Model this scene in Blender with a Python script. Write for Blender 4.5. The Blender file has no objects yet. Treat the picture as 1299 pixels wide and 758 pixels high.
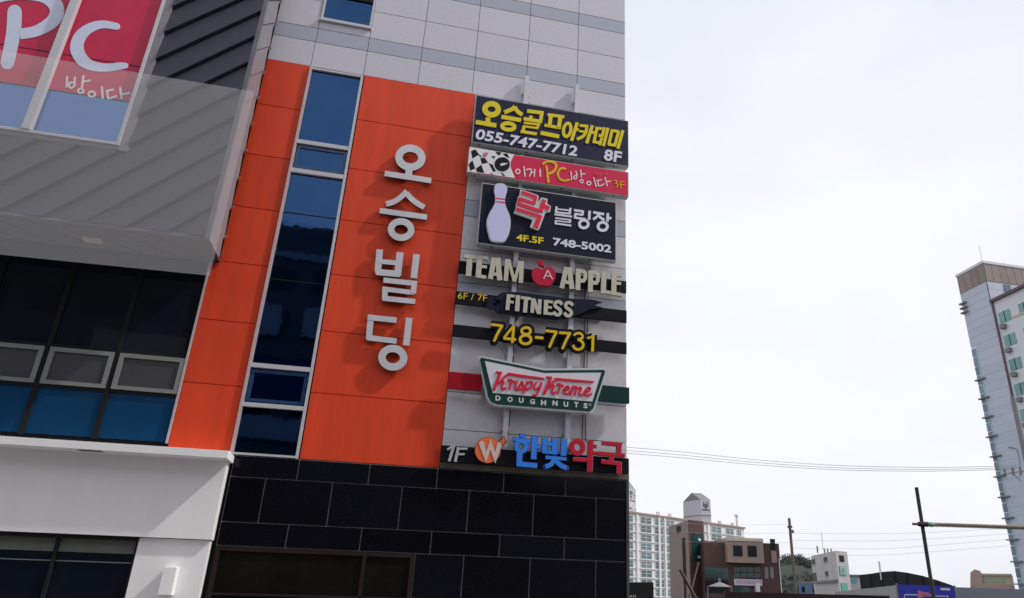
import bpy, math, random
from mathutils import Vector, Matrix
random.seed(7)
S = bpy.context.scene
COL = S.collection
# ------------------------------------------------------------------ camera
# World axes: X right along the office facade, Y into it (facade plane Y=0), Z up. Street level Z=0.
PPX, PPY, F, CAMY, EYE = 718.0, 379.0, 902.6, -18.0, 1.6
VX = Vector((5080-PPX, 887-PPY, F)).normalized()
VZ = -Vector((785-PPX, -1800-PPY, F)).normalized()
if VZ.y > 0: VZ = -VZ
VY = VZ.cross(VX)
R = Matrix((VX, VY, VZ))                       # rows: world axes in camera (right, down, forward)
cam = bpy.data.cameras.new('camera'); camo = bpy.data.objects.new('camera', cam); COL.objects.link(camo)
right, down, fwd = R.col[0], R.col[1], R.col[2]
m = Matrix((right, -down, -fwd)).transposed().to_4x4(); m.translation = (0, CAMY, EYE)
camo.matrix_world = m
cam.sensor_width = 36; cam.lens = F/1299*36
cam.shift_x = -(PPX-649.5)/1299; cam.shift_y = 0
cam.clip_start = 0.1; cam.clip_end = 6000
S.camera = camo
# ------------------------------------------------------------------ sky and sun
SUN = Vector((3, -1.0, 3.7)).normalized()
w = bpy.data.worlds.new('World'); S.world = w; w.use_nodes = True
nt = w.node_tree; N = nt.nodes; L = nt.links; N.clear()
sky = N.new('ShaderNodeTexSky'); sky.sky_type = 'NISHITA'; sky.sun_disc = False
sky.sun_elevation = math.asin(SUN.z); sky.sun_rotation = math.atan2(SUN.x, SUN.y)
sky.dust_density = 3.0; sky.air_density = 1.0
bg1 = N.new('ShaderNodeBackground'); bg1.inputs[1].default_value = 0.10
L.new(sky.outputs[0], bg1.inputs[0])
# thin bright overcast veil with soft cloud structure
tc = N.new('ShaderNodeTexCoord'); mp = N.new('ShaderNodeMapping'); mp.inputs['Scale'].default_value = (1, 1, 2.2)
nz = N.new('ShaderNodeTexNoise'); nz.inputs['Scale'].default_value = 1.7; nz.inputs['Detail'].default_value = 5; nz.inputs['Roughness'].default_value = .5
cr = N.new('ShaderNodeValToRGB')
cr.color_ramp.elements[0].position = .36; cr.color_ramp.elements[0].color = (.76, .785, .86, 1)
cr.color_ramp.elements[1].position = .62; cr.color_ramp.elements[1].color = (.905, .90, .935, 1)
L.new(tc.outputs['Generated'], mp.inputs[0]); L.new(mp.outputs[0], nz.inputs[0]); L.new(nz.outputs[0], cr.inputs[0])
bg2 = N.new('ShaderNodeBackground'); bg2.inputs[1].default_value = 1.0; L.new(cr.outputs[0], bg2.inputs[0])
mx = N.new('ShaderNodeMixShader'); mx.inputs[0].default_value = .9
out = N.new('ShaderNodeOutputWorld'); L.new(bg1.outputs[0], mx.inputs[1]); L.new(bg2.outputs[0], mx.inputs[2]); L.new(mx.outputs[0], out.inputs[0])
sl = bpy.data.lights.new('sun', 'SUN'); sl.energy = 2.2; sl.angle = math.radians(2.2); sl.color = (1, .95, .88)
so = bpy.data.objects.new('sun', sl); COL.objects.link(so); so.rotation_euler = SUN.to_track_quat('Z', 'Y').to_euler(); so.location = (20, -20, 40)
S.view_settings.view_transform = 'Standard'; S.view_settings.look = 'None'; S.view_settings.exposure = 0.22; S.view_settings.gamma = 1
# ------------------------------------------------------------------ helpers
C0 = Vector((0, CAMY, EYE))
def ray(x, y): return R @ Vector((x-PPX, y-PPY, F))
def P(x, y, Y=0.0):
    r = ray(x, y); return C0 + r*((Y-C0.y)/r.y)
def GP(x, y, z):
    r = ray(x, y); return C0 + r*((z-C0.z)/r.z)
def PW(x, y, a, b):                             # ray onto the vertical plane through ground points a, b
    d = Vector((b[0]-a[0], b[1]-a[1], 0)); n = Vector((d.y, -d.x, 0)); r = ray(x, y)
    return C0 + r*((Vector((a[0], a[1], 0))-C0).dot(n)/r.dot(n))
def DP(x, y, dist):
    r = ray(x, y).normalized(); return C0 + r*dist
def tag(o, label=None, cat=None, group=None, kind=None):
    if label: o['label'] = label
    if cat: o['category'] = cat
    if group: o['group'] = group
    if kind: o['kind'] = kind
    return o
def empty(name, loc, label=None, cat=None, group=None, parent=None):
    o = bpy.data.objects.new(name, None); COL.objects.link(o); o.location = loc; o.empty_display_size = .2
    if parent: par(o, parent)
    return tag(o, label, cat, group)
def par(o, p):
    o.parent = p
    mi = Matrix.Identity(4); q = p; t = Vector((0, 0, 0))
    while q: t += q.location; q = q.parent
    o['_'] = 0; del o['_']
    o.location = Vector(o.location) - t
    return o
class MB:
    def __init__(s): s.v = []; s.f = []; s.mi = []
    def add(s, vs, fs, mi=0):
        n = len(s.v); s.v += [tuple(v) for v in vs]; s.f += [tuple(i+n for i in f) for f in fs]; s.mi += [mi]*len(fs)
    def box(s, x0, x1, y0, y1, z0, z1, mi=0):
        s.add([(x0,y0,z0),(x1,y0,z0),(x1,y1,z0),(x0,y1,z0),(x0,y0,z1),(x1,y0,z1),(x1,y1,z1),(x0,y1,z1)],
              [(0,3,2,1),(4,5,6,7),(0,1,5,4),(1,2,6,5),(2,3,7,6),(3,0,4,7)], mi)
    def hexa(s, fr, bk, mi=0):                  # front quad, back quad
        s.add(list(fr)+list(bk), [(0,1,2,3),(7,6,5,4),(0,4,5,1),(1,5,6,2),(2,6,7,3),(3,7,4,0)], mi)
    def prism(s, poly, off, mi=0):              # polygon (list of Vector) swept by off
        n = len(poly); off = Vector(off)
        s.add([Vector(p) for p in poly]+[Vector(p)+off for p in poly],
              [tuple(range(n)), tuple(range(2*n-1, n-1, -1))]+[(i, i+n, (i+1) % n+n, (i+1) % n) for i in range(n)], mi)
    def foot(s, pts, z0, z1, mi=0): s.prism([(x, y, z0) for x, y in pts], (0, 0, z1-z0), mi)
    def tube(s, a, b, r, n=8, r2=None, mi=0):
        a = Vector(a); b = Vector(b); r2 = r if r2 is None else r2
        d = (b-a).normalized(); u = d.orthogonal().normalized(); v = d.cross(u)
        ring = lambda c, q: [c+(u*math.cos(t)+v*math.sin(t))*q for t in [2*math.pi*i/n for i in range(n)]]
        s.add(ring(a, r)+ring(b, r2), [tuple(range(n-1, -1, -1)), tuple(range(n, 2*n))]+[(i, (i+1) % n, (i+1) % n+n, i+n) for i in range(n)], mi)
    def build(s, name, mats, parent=None, loc=None, bevel=0, smooth=False):
        loc = Vector(loc) if loc is not None else Vector(s.v[0])
        me = bpy.data.meshes.new(name); me.from_pydata([tuple(Vector(v)-loc) for v in s.v], [], s.f)
        if not isinstance(mats, (list, tuple)): mats = [mats]
        for k in mats: me.materials.append(k)
        for p, i in zip(me.polygons, s.mi): p.material_index = i; p.use_smooth = smooth
        me.validate(); me.update()
        import bmesh
        bm = bmesh.new(); bm.from_mesh(me); bmesh.ops.recalc_face_normals(bm, faces=bm.faces)
        if bevel:
            bmesh.ops.remove_doubles(bm, verts=bm.verts, dist=1e-5)
            bmesh.ops.bevel(bm, geom=list(bm.edges), offset=bevel, segments=1, affect='EDGES')
        bm.to_mesh(me); bm.free()
        o = bpy.data.objects.new(name, me); COL.objects.link(o); o.location = loc
        if parent: par(o, parent)
        return o
# ------------------------------------------------------------------ materials
MATS = {}
def mat(name, col, rough=.6, metal=0, spec=.5, var=.06, scale=3, bump=0, bscale=60, coat=0, obj=.0, streak=False, ior=None):
    m = bpy.data.materials.new(name); m.use_nodes = True; nt = m.node_tree; b = nt.nodes['Principled BSDF']
    b.inputs['Roughness'].default_value = rough; b.inputs['Metallic'].default_value = metal
    b.inputs['Specular IOR Level'].default_value = spec; b.inputs['Coat Weight'].default_value = coat
    g = nt.nodes.new('ShaderNodeNewGeometry'); n = nt.nodes.new('ShaderNodeTexNoise'); n.inputs['Scale'].default_value = scale; n.inputs['Detail'].default_value = 6
    n.inputs['Roughness'].default_value = .65
    if streak:
        mp = nt.nodes.new('ShaderNodeMapping'); mp.inputs['Scale'].default_value = (1, 1, .12); nt.links.new(g.outputs['Position'], mp.inputs[0]); nt.links.new(mp.outputs[0], n.inputs['Vector'])
    else: nt.links.new(g.outputs['Position'], n.inputs['Vector'])
    r = nt.nodes.new('ShaderNodeMapRange'); r.inputs[1].default_value = .25; r.inputs[2].default_value = .75; r.inputs[3].default_value = 1-var; r.inputs[4].default_value = 1+var
    nt.links.new(n.outputs[0], r.inputs[0])
    fac = r.outputs[0]
    if obj:
        oi = nt.nodes.new('ShaderNodeObjectInfo'); r2 = nt.nodes.new('ShaderNodeMapRange'); r2.inputs[3].default_value = 1-obj; r2.inputs[4].default_value = 1+obj
        nt.links.new(oi.outputs['Random'], r2.inputs[0]); mu = nt.nodes.new('ShaderNodeMath'); mu.operation = 'MULTIPLY'
        nt.links.new(fac, mu.inputs[0]); nt.links.new(r2.outputs[0], mu.inputs[1]); fac = mu.outputs[0]
    vm = nt.nodes.new('ShaderNodeVectorMath'); vm.operation = 'SCALE'; vm.inputs[0].default_value = col; nt.links.new(fac, vm.inputs['Scale'])
    nt.links.new(vm.outputs[0], b.inputs['Base Color'])
    if bump:
        n2 = nt.nodes.new('ShaderNodeTexNoise'); n2.inputs['Scale'].default_value = bscale; n2.inputs['Detail'].default_value = 3; nt.links.new(g.outputs['Position'], n2.inputs['Vector'])
        bu = nt.nodes.new('ShaderNodeBump'); bu.inputs['Strength'].default_value = bump; bu.inputs['Distance'].default_value = .02
        nt.links.new(n2.outputs[0], bu.inputs['Height']); nt.links.new(bu.outputs[0], b.inputs['Normal'])
    MATS[name] = m; return m
orange = mat('orange_panel_paint', (.70, .060, .019), .5, var=.13, scale=2.6, obj=.05, streak=True, spec=.25)
stone = mat('pale_grey_stone', (.59, .575, .64), .75, var=.10, scale=14, obj=.03, bump=.1, bscale=80)
stoneb = mat('blue_grey_stone_band', (.40, .42, .51), .7, var=.08, scale=14, obj=.02)
stoned = mat('weathered_grey_stone', (.60, .585, .62), .75, var=.1, scale=5, obj=.03, bump=.1, bscale=80)
granite = mat('polished_black_granite', (.005, .005, .009), .16, var=.7, scale=30, spec=.22, obj=.35)
jointm = mat('pale_sealant_joint', (.30, .30, .34), .8)
dark = mat('dark_backing', (.012, .012, .014), .8, spec=.2)
metalw = mat('pale_aluminium_frame', (.54, .53, .57), .4, var=.05)
metalr = mat('rosy_aluminium_frame', (.54, .42, .43), .4)
blueg = mat('blue_reflective_glass', (.026, .066, .160), .03, metal=1, var=.08, scale=.9, bump=.12, bscale=1.3)
blueg2 = mat('pale_blue_reflective_glass', (.07, .165, .37), .04, metal=1, var=.05, scale=.8)
spand = mat('blue_spandrel_glass', (.006, .050, .13), .12, var=.12, scale=.8, spec=.4)
blackg = mat('dark_tinted_glass', (.006, .009, .016), .03, var=.2, scale=.8, spec=.45, bump=.12, bscale=1.1)
awng = mat('grey_obscured_pane', (.050, .048, .055), .5, var=.12, scale=1.0)
awnf = mat('grey_window_frame', (.21, .22, .215), .55)
siding = mat('dark_slate_metal_siding', (.042, .042, .060), .6, var=.12, scale=2.2, obj=.08, spec=.3)
sidingl = mat('grey_trim_and_lit_siding', (.22, .205, .235), .45, var=.08, scale=3)  # on the bay side strips, sunlight is put into this lighter colour
sidingu = mat('grey_metal_soffit', (.10, .10, .105), .5, var=.08)
white = mat('white_painted_wall', (.88, .86, .87), .6, var=.05, scale=1.6, streak=True)
steel = mat('brushed_letter_metal', (.58, .58, .62), .5, metal=.2, var=.10, scale=4, streak=True)
steels = mat('letter_side_metal', (.05, .05, .06), .6, spec=.2)
galv = mat('galvanised_post', (.56, .56, .60), .5, var=.1)
signgrey = mat('sign_box_sides', (.48, .50, .50), .5, var=.1)
navy = mat('navy_sign_face', (.018, .021, .055), .6, var=.25, streak=True, spec=.15)
navyd = mat('dark_navy_panel', (.010, .012, .030), .6, var=.1, spec=.12)
blackr = mat('black_sign_rail', (.006, .006, .011), .6, var=.1, spec=.12)
yellow = mat('yellow_lettering', (.78, .62, .025), .6, spec=.2)
yellowd = mat('golden_lettering', (.74, .50, .02), .6, spec=.2)
lilac = mat('pale_lilac_lettering', (.74, .72, .84), .5)
whitel = mat('white_lettering', (.78, .77, .80), .5)
magenta = mat('magenta_sign_face', (.66, .022, .085), .6, var=.05, spec=.2)
pinfill = mat('lilac_acrylic', (.60, .59, .88), .45, var=.03)
rosered = mat('rose_red_acrylic', (.72, .03, .075), .55, spec=.2)
pinkl = mat('pale_pink_rim', (.72, .55, .62), .5)
cream = mat('cream_letter_face', (.50, .48, .38), .5, var=.06)
applem = mat('crimson_acrylic', (.50, .006, .045), .55, spec=.2)
darkred = mat('deep_red_rail', (.34, .003, .012), .6, var=.1, spec=.15)
darkgreen = mat('dark_green_rail', (.006, .038, .036), .6, var=.1, spec=.12)
kgreen = mat('green_sign_enamel', (.008, .045, .036), .55, spec=.15)
kwhite = mat('white_sign_enamel', (.66, .65, .72), .4)
krim = mat('silver_sign_rim', (.58, .61, .62), .35)
kred = mat('red_script', (.68, .016, .06), .6, spec=.2)
greyl = mat('grey_lettering', (.42, .42, .45), .5)
wor = mat('orange_disc', (.82, .16, .03), .4)
wrim = mat('brown_disc_side', (.10, .02, .01), .5)
bluel = mat('bright_blue_letter', (.035, .22, .80), .55, spec=.2)
bluerim = mat('blue_letter_rim', (.012, .05, .22), .5)
redl = mat('crimson_letter', (.52, .008, .035), .6, spec=.2)
redrim = mat('grey_pink_rim', (.34, .22, .25), .5)
redfilm = mat('crimson_window_film', (.56, .008, .065), .3, var=.12, scale=1.5, spec=.3)
filmw = mat('pale_blue_window_lettering', (.62, .66, .84), .35)
rust = mat('rusty_lip', (.16, .14, .12), .8, var=.3)

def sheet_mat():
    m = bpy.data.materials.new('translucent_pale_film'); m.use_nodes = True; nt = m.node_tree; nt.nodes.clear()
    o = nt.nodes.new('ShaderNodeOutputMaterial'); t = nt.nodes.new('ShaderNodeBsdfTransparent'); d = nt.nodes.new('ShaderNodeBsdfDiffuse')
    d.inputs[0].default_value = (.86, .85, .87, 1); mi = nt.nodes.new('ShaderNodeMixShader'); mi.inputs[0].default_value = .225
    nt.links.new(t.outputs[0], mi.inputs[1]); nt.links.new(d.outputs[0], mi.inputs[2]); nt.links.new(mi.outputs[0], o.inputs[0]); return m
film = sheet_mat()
# ------------------------------------------------------------------ pixel-plane lettering tools
class Zf:                                       # a crop of the photograph: origin and magnification
    def __init__(s, x, y, k): s.x, s.y, s.k = x, y, k
    def __call__(s, p): return (s.x+p[0]/s.k, s.y+p[1]/s.k)
ctr = [0]
def px_poly(mb, poly, Yf, Yb, mi=0):            # polygon in photo pixels -> prism on a plane parallel to the facade
    mb.prism([P(x, y, Yf) for x, y in poly], (0, Yb-Yf, 0), mi)
def ribbon(pts, wd, closed=False, round_=False):
    n = len(pts); Ls = []; Rs = []
    wd = wd if isinstance(wd, (list, tuple)) else [wd]*n
    for i in range(n):
        p = Vector(pts[i]); a = Vector(pts[i-1]) if (i > 0 or closed) else None; b = Vector(pts[(i+1) % n]) if (i < n-1 or closed) else None
        d1 = (p-a).normalized() if a is not None else None; d2 = (b-p).normalized() if b is not None else None
        if d1 is None: d1 = d2
        if d2 is None: d2 = d1
        n1 = Vector((-d1.y, d1.x)); n2 = Vector((-d2.y, d2.x)); mm = (n1+n2)
        if mm.length < 1e-4: mm = n1
        mm.normalize(); k = 1/max(.5, mm.dot(n1))
        Ls.append(p+mm*wd[i]/2*k); Rs.append(p-mm*wd[i]/2*k)
    return Ls, Rs
def stroke(mb, z, pts, wd, Yf, Yb, closed=False, round_=False, mi=0, smooth=False):
    if smooth and len(pts) > 2:
        if isinstance(wd, list):
            nn = len(wd); wd = [wd[min(nn-1, i//5)]+(wd[min(nn-1, i//5+1)]-wd[min(nn-1, i//5)])*(i % 5)/5 for i in range((nn-1)*5+1)]
        pts = spline(pts, closed)
    k = z.k if z else 1
    Ls, Rs = ribbon(pts, wd, closed)
    ctr[0] += 1; Yf = Yf-(ctr[0] % 7)*.0012
    tf = (lambda q: P(*z(q), Yf)) if z else (lambda q: P(q[0], q[1], Yf))
    off = Vector((0, Yb-Yf, 0)); n = len(pts)
    for i in range(n if closed else n-1):
        j = (i+1) % n
        fr = [tf(Ls[i]), tf(Ls[j]), tf(Rs[j]), tf(Rs[i])]; bk = [v+off for v in fr]
        nv = len(mb.v)
        fs = [(0,1,2,3), (0,4,5,1), (2,6,7,3)]
        if not closed and i == 0: fs.append((3,7,4,0))
        if not closed and i == n-2: fs.append((1,5,6,2))
        mb.add(fr+bk, fs, mi)
    if round_:
        for e, q in ((0, 1), (n-1, n-2)):
            c = Vector(pts[e]); d = (c-Vector(pts[q])).normalized(); w_ = (wd[e] if isinstance(wd, (list, tuple)) else wd)/2
            a0 = math.atan2(d.y, d.x); ctr[0] += 1
            px_poly(mb, [((z(p) if z else p)) for p in [(c.x+w_*math.cos(a0-math.pi/2+math.pi*t/8), c.y+w_*math.sin(a0-math.pi/2+math.pi*t/8)) for t in range(9)]], Yf-.0004, Yb, mi)
def spline(pts, closed=False, k=5):
    n = len(pts); o = []
    for i in range(n if closed else n-1):
        g = lambda q: Vector(pts[q % n]) if closed else Vector(pts[max(0, min(n-1, q))])
        p0, p1, p2, p3 = g(i-1), g(i), g(i+1), g(i+2)
        for t in [q/k for q in range(k)]:
            o.append(.5*((2*p1)+(p2-p0)*t+(2*p0-5*p1+4*p2-p3)*t*t+(3*p1-p0-3*p2+p3)*t**3))
    if not closed: o.append(Vector(pts[-1]))
    return [tuple(v) for v in o]
def ring(cx, cy, rx, ry, rot=0, n=28):
    c, s_ = math.cos(math.radians(rot)), math.sin(math.radians(rot))
    return [(cx+rx*math.cos(t)*c-ry*math.sin(t)*s_, cy+rx*math.cos(t)*s_+ry*math.sin(t)*c) for t in [2*math.pi*i/n for i in range(n)]]
def glyph(name, z, strokes, Yf, Yb, m, parent, grow=0, label=None):
    """strokes: list of (points, width[, flags]); flags: c closed, r round ends, s smooth, p filled polygon"""
    mb = MB()
    for st in strokes:
        pts, wd, fl = (st+('',))[:3]
        if 'p' in fl:
            q = spline(pts, True) if 's' in fl else pts
            ctr[0] += 1; px_poly(mb, [z(p) for p in q], Yf-(ctr[0] % 7)*.0012, Yb)
            if grow: stroke(mb, z, q, grow, Yf, Yb, closed=True)
        else: stroke(mb, z, pts, [x+grow for x in wd] if isinstance(wd, list) else wd+grow, Yf, Yb, 'c' in fl, 'r' in fl or (grow > 0 and 'c' not in fl and 's' in fl), 0, 's' in fl)
    o = mb.build(name, m, parent)
    if label: o['label'] = label
    return o
def text(body, bl, br, tl, Y, depth, m, parent, bold=.0, name='lettering', skip=0):
    c = bpy.data.curves.new('t', 'FONT'); c.body = body; c.offset = bold; c.resolution_u = 3
    o = bpy.data.objects.new('t', c); COL.objects.link(o); bpy.context.view_layer.update()
    me = bpy.data.meshes.new_from_object(o.evaluated_get(bpy.context.evaluated_depsgraph_get()))
    xs = [v.co.x for v in me.vertices]; ys = [v.co.y for v in me.vertices]
    x0, x1, y0, y1 = min(xs), max(xs), min(ys), max(ys)
    B, Rr, T = P(*bl, Y), P(*br, Y), P(*tl, Y); U = (Rr-B)/(x1-x0); V = (T-B)/(y1-y0)
    mb = MB(); vs = [B+U*(v.co.x-x0)+V*(v.co.y-y0) for v in me.vertices]; n = len(vs)
    off = Vector((0, depth, 0)); fs = [tuple(p.vertices) for p in me.polygons]
    from collections import Counter
    ed = Counter(); dirn = {}
    for f in fs:
        for i in range(len(f)):
            a, b = f[i], f[(i+1) % len(f)]; k = (min(a, b), max(a, b)); ed[k] += 1; dirn[k] = (a, b)
    sd = [(a, b, b+n, a+n) for k, (a, b) in dirn.items() if ed[k] == 1]
    mb.add(vs+[v+off for v in vs], fs+sd)
    bpy.data.objects.remove(o); bpy.data.curves.remove(c); bpy.data.meshes.remove(me)
    return mb.build(name, m, parent)
# ------------------------------------------------------------------ ground
def plane_obj(name, x0, x1, y0, y1, z, m, th=.0):
    mb = MB(); mb.add([(x0,y0,z),(x1,y0,z),(x1,y1,z),(x0,y1,z)], [(0,1,2,3)]); return tag(mb.build(name, m), kind='structure')
asphalt = mat('asphalt', (.05, .05, .052), .9, var=.2, scale=8, bump=.3)
soil = mat('bare_ground', (.16, .15, .13), .95, var=.25, scale=.3)
pave = mat('concrete_paving', (.28, .27, .26), .85, var=.12, scale=6)
paint = mat('road_paint', (.7, .7, .68), .7)
plane_obj('ground', -3000, 3000, -3000, 3000, -.02, soil)
plane_obj('road', -400, 400, -25, -4.2, 0, asphalt)
mb = MB(); mb.box(-400, 400, -4.2, 3, -.01, .13); tag(mb.build('pavement', pave), kind='structure')
mb = MB(); mb.box(-400, 400, -29.8, -25, -.01, .13); tag(mb.build('pavement', pave), kind='structure')
mb = MB(); mb.box(-400, 400, -4.35, -4.2, -.01, .15); tag(mb.build('kerb', stone), kind='structure')
mb = MB()
for i in range(-12, 14): mb.add([(i*8, -14.7, .006), (i*8+3.2, -14.7, .006), (i*8+3.2, -14.55, .006), (i*8, -14.55, .006)], [(0,1,2,3)])
tag(mb.build('road_marking', paint), kind='structure')
# ------------------------------------------------------------------ office building
XE = 5.79
B = empty('office_building', (0, 0, 0), 'orange, grey and black commercial block covered in Korean shop signs, with a dark slanted-siding bay', 'building')
mb = MB(); mb.box(-22, XE-.03, .09, 14, 0, 27); mb.build('wall', dark, B)
J = .008
def panel(name, x0, x1, z0, z1, m, y=0, th=.06):
    mb = MB(); mb.box(x0+J, x1-J, y, y+th, z0+J, z1-J); return mb.build(name, m, B, bevel=.004)
zo = [4.36, 5.98, 7.59, 9.17, 10.79, 12.42, 14.07, 15.65]
for a, b in zip(zo, zo[1:]):
    panel('orange_panel', -5.21, -3.86, a, b, orange, -.01); panel('orange_panel', -2.32, .97, a, b, orange, -.01)
vx = [-5.5, -3.86, -2.36, -.77, .87, 2.52, 4.16, XE]
zs = [(15.65,16.56,0),(16.56,17.07,1),(17.07,18.12,0),(18.12,19.18,0),(19.18,19.69,1),(19.69,20.74,0),(20.74,21.8,0),(21.8,22.31,1),(22.31,23.4,0),(23.4,24.5,0),(24.5,25.0,1),(25.0,27.0,0)]
for a, b in zip(vx, vx[1:]):
    for z0, z1, k in zs:
        if a == -3.86 and z0 == 17.07: panel('stone_panel', a, b, z0, 17.42, stone); continue
        if a == -3.86 and z0 in (18.12, 19.18, 19.69): continue
        panel('stone_panel', a, b, z0, z1, stoneb if k else stone)
zr = [(4.52,5.33,0),(5.33,6.3,0),(6.3,6.8,1),(6.8,7.85,0),(7.85,8.87,0),(8.87,9.38,1),(9.38,10.39,0),(10.39,11.43,0),(11.43,11.96,1),(11.96,12.95,0),(12.95,13.94,0),(13.94,14.45,1),(14.45,15.65,0)]
for a, b in zip([.97, 2.52, 4.16], [2.52, 4.16, XE]):
    for z0, z1, k in zr: panel('stone_panel', a, b, z0, z1, stoneb if k else stoned)
mb = MB(); mb.box(.97, XE+.04, -.05, .08, 4.37, 4.51); mb.build('ledge', rust, B)
# black granite tiles
GJ = .012
def gtile(x0, x1, z0, z1):
    mb = MB(); mb.box(x0+GJ, x1-GJ, -.03, .04, z0+GJ, z1-GJ); mb.build('granite_tile', granite, B, bevel=.003)
mb = MB(); mb.box(-3.75, XE+.02, .0, .08, 2.365, 4.355); mb.box(.6, XE+.02, .0, .08, 0, 2.365); mb.build('tile_joints', jointm, B)
rows = [(3.87, 4.35, [-3.75,-2.30,-.68,.93,2.57,4.15,5.76], -3.75), (2.88, 3.87, [-3.75,-2.97,-1.48,.13,1.74,3.35,4.96,5.76], 0),
        (2.37, 2.88, [-3.75,-2.3,-.68,.93,2.56,4.16,5.76], 0)]
for z0, z1, xs, _ in rows:
    for a, b in zip(xs, xs[1:]): gtile(a, b, z0, z1)
for z0, z1 in ((1.4, 2.37), (.9, 1.4), (.13, .9)):
    for a, b in zip([.6, 1.73, 3.33, 4.97], [1.73, 3.33, 4.97, 5.76]): gtile(a, b, z0, z1)
mb = MB(); mb.box(5.755, XE+.035, -.05, .3, .13, 4.36); mb.build('corner_trim', mat('charcoal_trim', (.045,.05,.052), .5), B)
# dark shop window in the granite
warmg = mat('smoky_brown_glass', (.010,.009,.007), .05, spec=.25, var=.5, scale=1.2)
wf = mat('bronze_window_frame', (.018, .010, .006), .4)
wn = empty('shop_window', (-3.74, 0, .3), parent=B)
mb = MB()
for x0, x1, z0, z1 in ((-3.74,.59,2.27,2.36),(-3.74,-3.64,.3,2.27),(.50,.59,.3,2.27),(-.58,-.5,.3,2.27),(-3.64,.5,1.36,1.41),(-3.64,.5,.3,.36)): mb.box(x0, x1, -.02, .05, z0, z1)
mb.build('frame', wf, wn)
for x0, x1 in ((-3.64,-.58),(-.5,.5)):
    for z0, z1 in ((1.41,2.27),(.36,1.36)):
        mb = MB(); mb.box(x0, x1, .03, .045, z0, z1); mb.build('pane', warmg, wn)
# tall blue window strip
st = empty('window_strip', (-3.8, 0, 4.36), parent=B)
def bar(name, x0, x1, z0, z1, y0, y1, m, p): mb = MB(); mb.box(x0, x1, y0, y1, z0, z1); return mb.build(name, m, p)
bar('frame', -3.855, -3.79, 4.36, 15.6, -.07, .05, metalr, st); bar('frame', -2.41, -2.345, 4.36, 15.6, -.055, .05, metalw, st)
bar('frame', -3.79, -2.41, 15.54, 15.6, -.04, .05, metalw, st)
for z0, z1 in ((12.96,13.10),(12.02,12.17),(6.47,6.60),(5.5,5.62),(4.36,4.43)): bar('transom', -3.79, -2.41, z0+.01, z1-.01, -.05, .03, metalw, st)
for z in (10.81, 8.86): bar('glazing_joint', -3.79, -2.41, z-.012, z+.012, .018, .04, dark, st)
for z0, z1, k in ((13.10,15.54,0),(12.17,12.96,1),(10.822,12.02,0),(8.872,10.798,0),(6.60,8.848,0),(5.62,6.47,1),(4.43,5.5,0)):
    bar('pane', -3.79, -2.41, z0, z1, .03, .05, blueg, st)
    if k:
        mb = MB()
        for a in ((-3.76,-3.68,z0+.03,z1-.03),(-2.52,-2.44,z0+.03,z1-.03),(-3.68,-2.52,z1-.11,z1-.03),(-3.68,-2.52,z0+.03,z0+.1)): mb.box(a[0], a[1], .0, .028, a[2], a[3])
        mb.build('sash_frame', mat('dark_blue_sash', (.02,.06,.16), .3) if 'dark_blue_sash' not in MATS else MATS['dark_blue_sash'], st)
# upper window
uw = empty('upper_window', (-3.86, 0, 17.42), parent=B)
for a in ((-3.85,-3.79,17.42,20.7),(-2.42,-2.36,17.42,20.7),(-3.79,-2.42,17.42,17.5),(-3.79,-2.42,20.64,20.7)): bar('frame', *a, -.03, .05, metalw, uw)
bar('sill', -3.88, -2.34, 17.36, 17.42, -.08, .05, metalw, uw)
bar('transom', -3.79, -2.42, 18.42, 18.52, -.02, .03, dark, uw)
bar('pane', -3.79, -2.42, 17.5, 18.42, .03, .05, blueg, uw); bar('pane', -3.79, -2.42, 18.52, 20.64, .03, .05, blueg, uw)
# curtain wall left of the orange column
cw = empty('curtain_wall', (-5.25, 0, 4.55), parent=B)
mull = [-5.27, -6.745, -8.21, -9.68, -11.15, -12.6, -14.1]
bar('edge_trim', -5.26, -5.215, 4.52, 9.1, -.05, .05, metalr, cw)
for x in mull[1:]: bar('mullion', x-.05, x+.05, 4.52, 9.3, -.02, .06, dark, cw)
for a, b in zip(mull[1:], mull):
    x0, x1 = a+.05, b-.05 if b != mull[0] else b+.01
    bar('spandrel_pane', x0, x1, 4.55, 5.60, .03, .05, spand, cw)
    bar('pane', x0, x1, 6.62, 9.2, .03, .05, blackg, cw)
    bar('crossbar', x0, x1, 5.60, 5.66, -.01, .06, dark, cw); bar('crossbar', x0, x1, 6.56, 6.62, -.01, .06, dark, cw)
    bar('awning_pane', x0+.11, x1-.11, 5.76, 6.44, .0, .02, awng, cw)
    mb = MB()
    for q in ((x0+.01,x0+.11,5.67,6.54),(x1-.11,x1-.01,5.67,6.54),(x0+.11,x1-.11,6.44,6.54),(x0+.11,x1-.11,5.67,5.76)): mb.box(q[0], q[1], -.04, .03, q[2], q[3])
    mb.build('awning_frame', awnf, cw)
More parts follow.
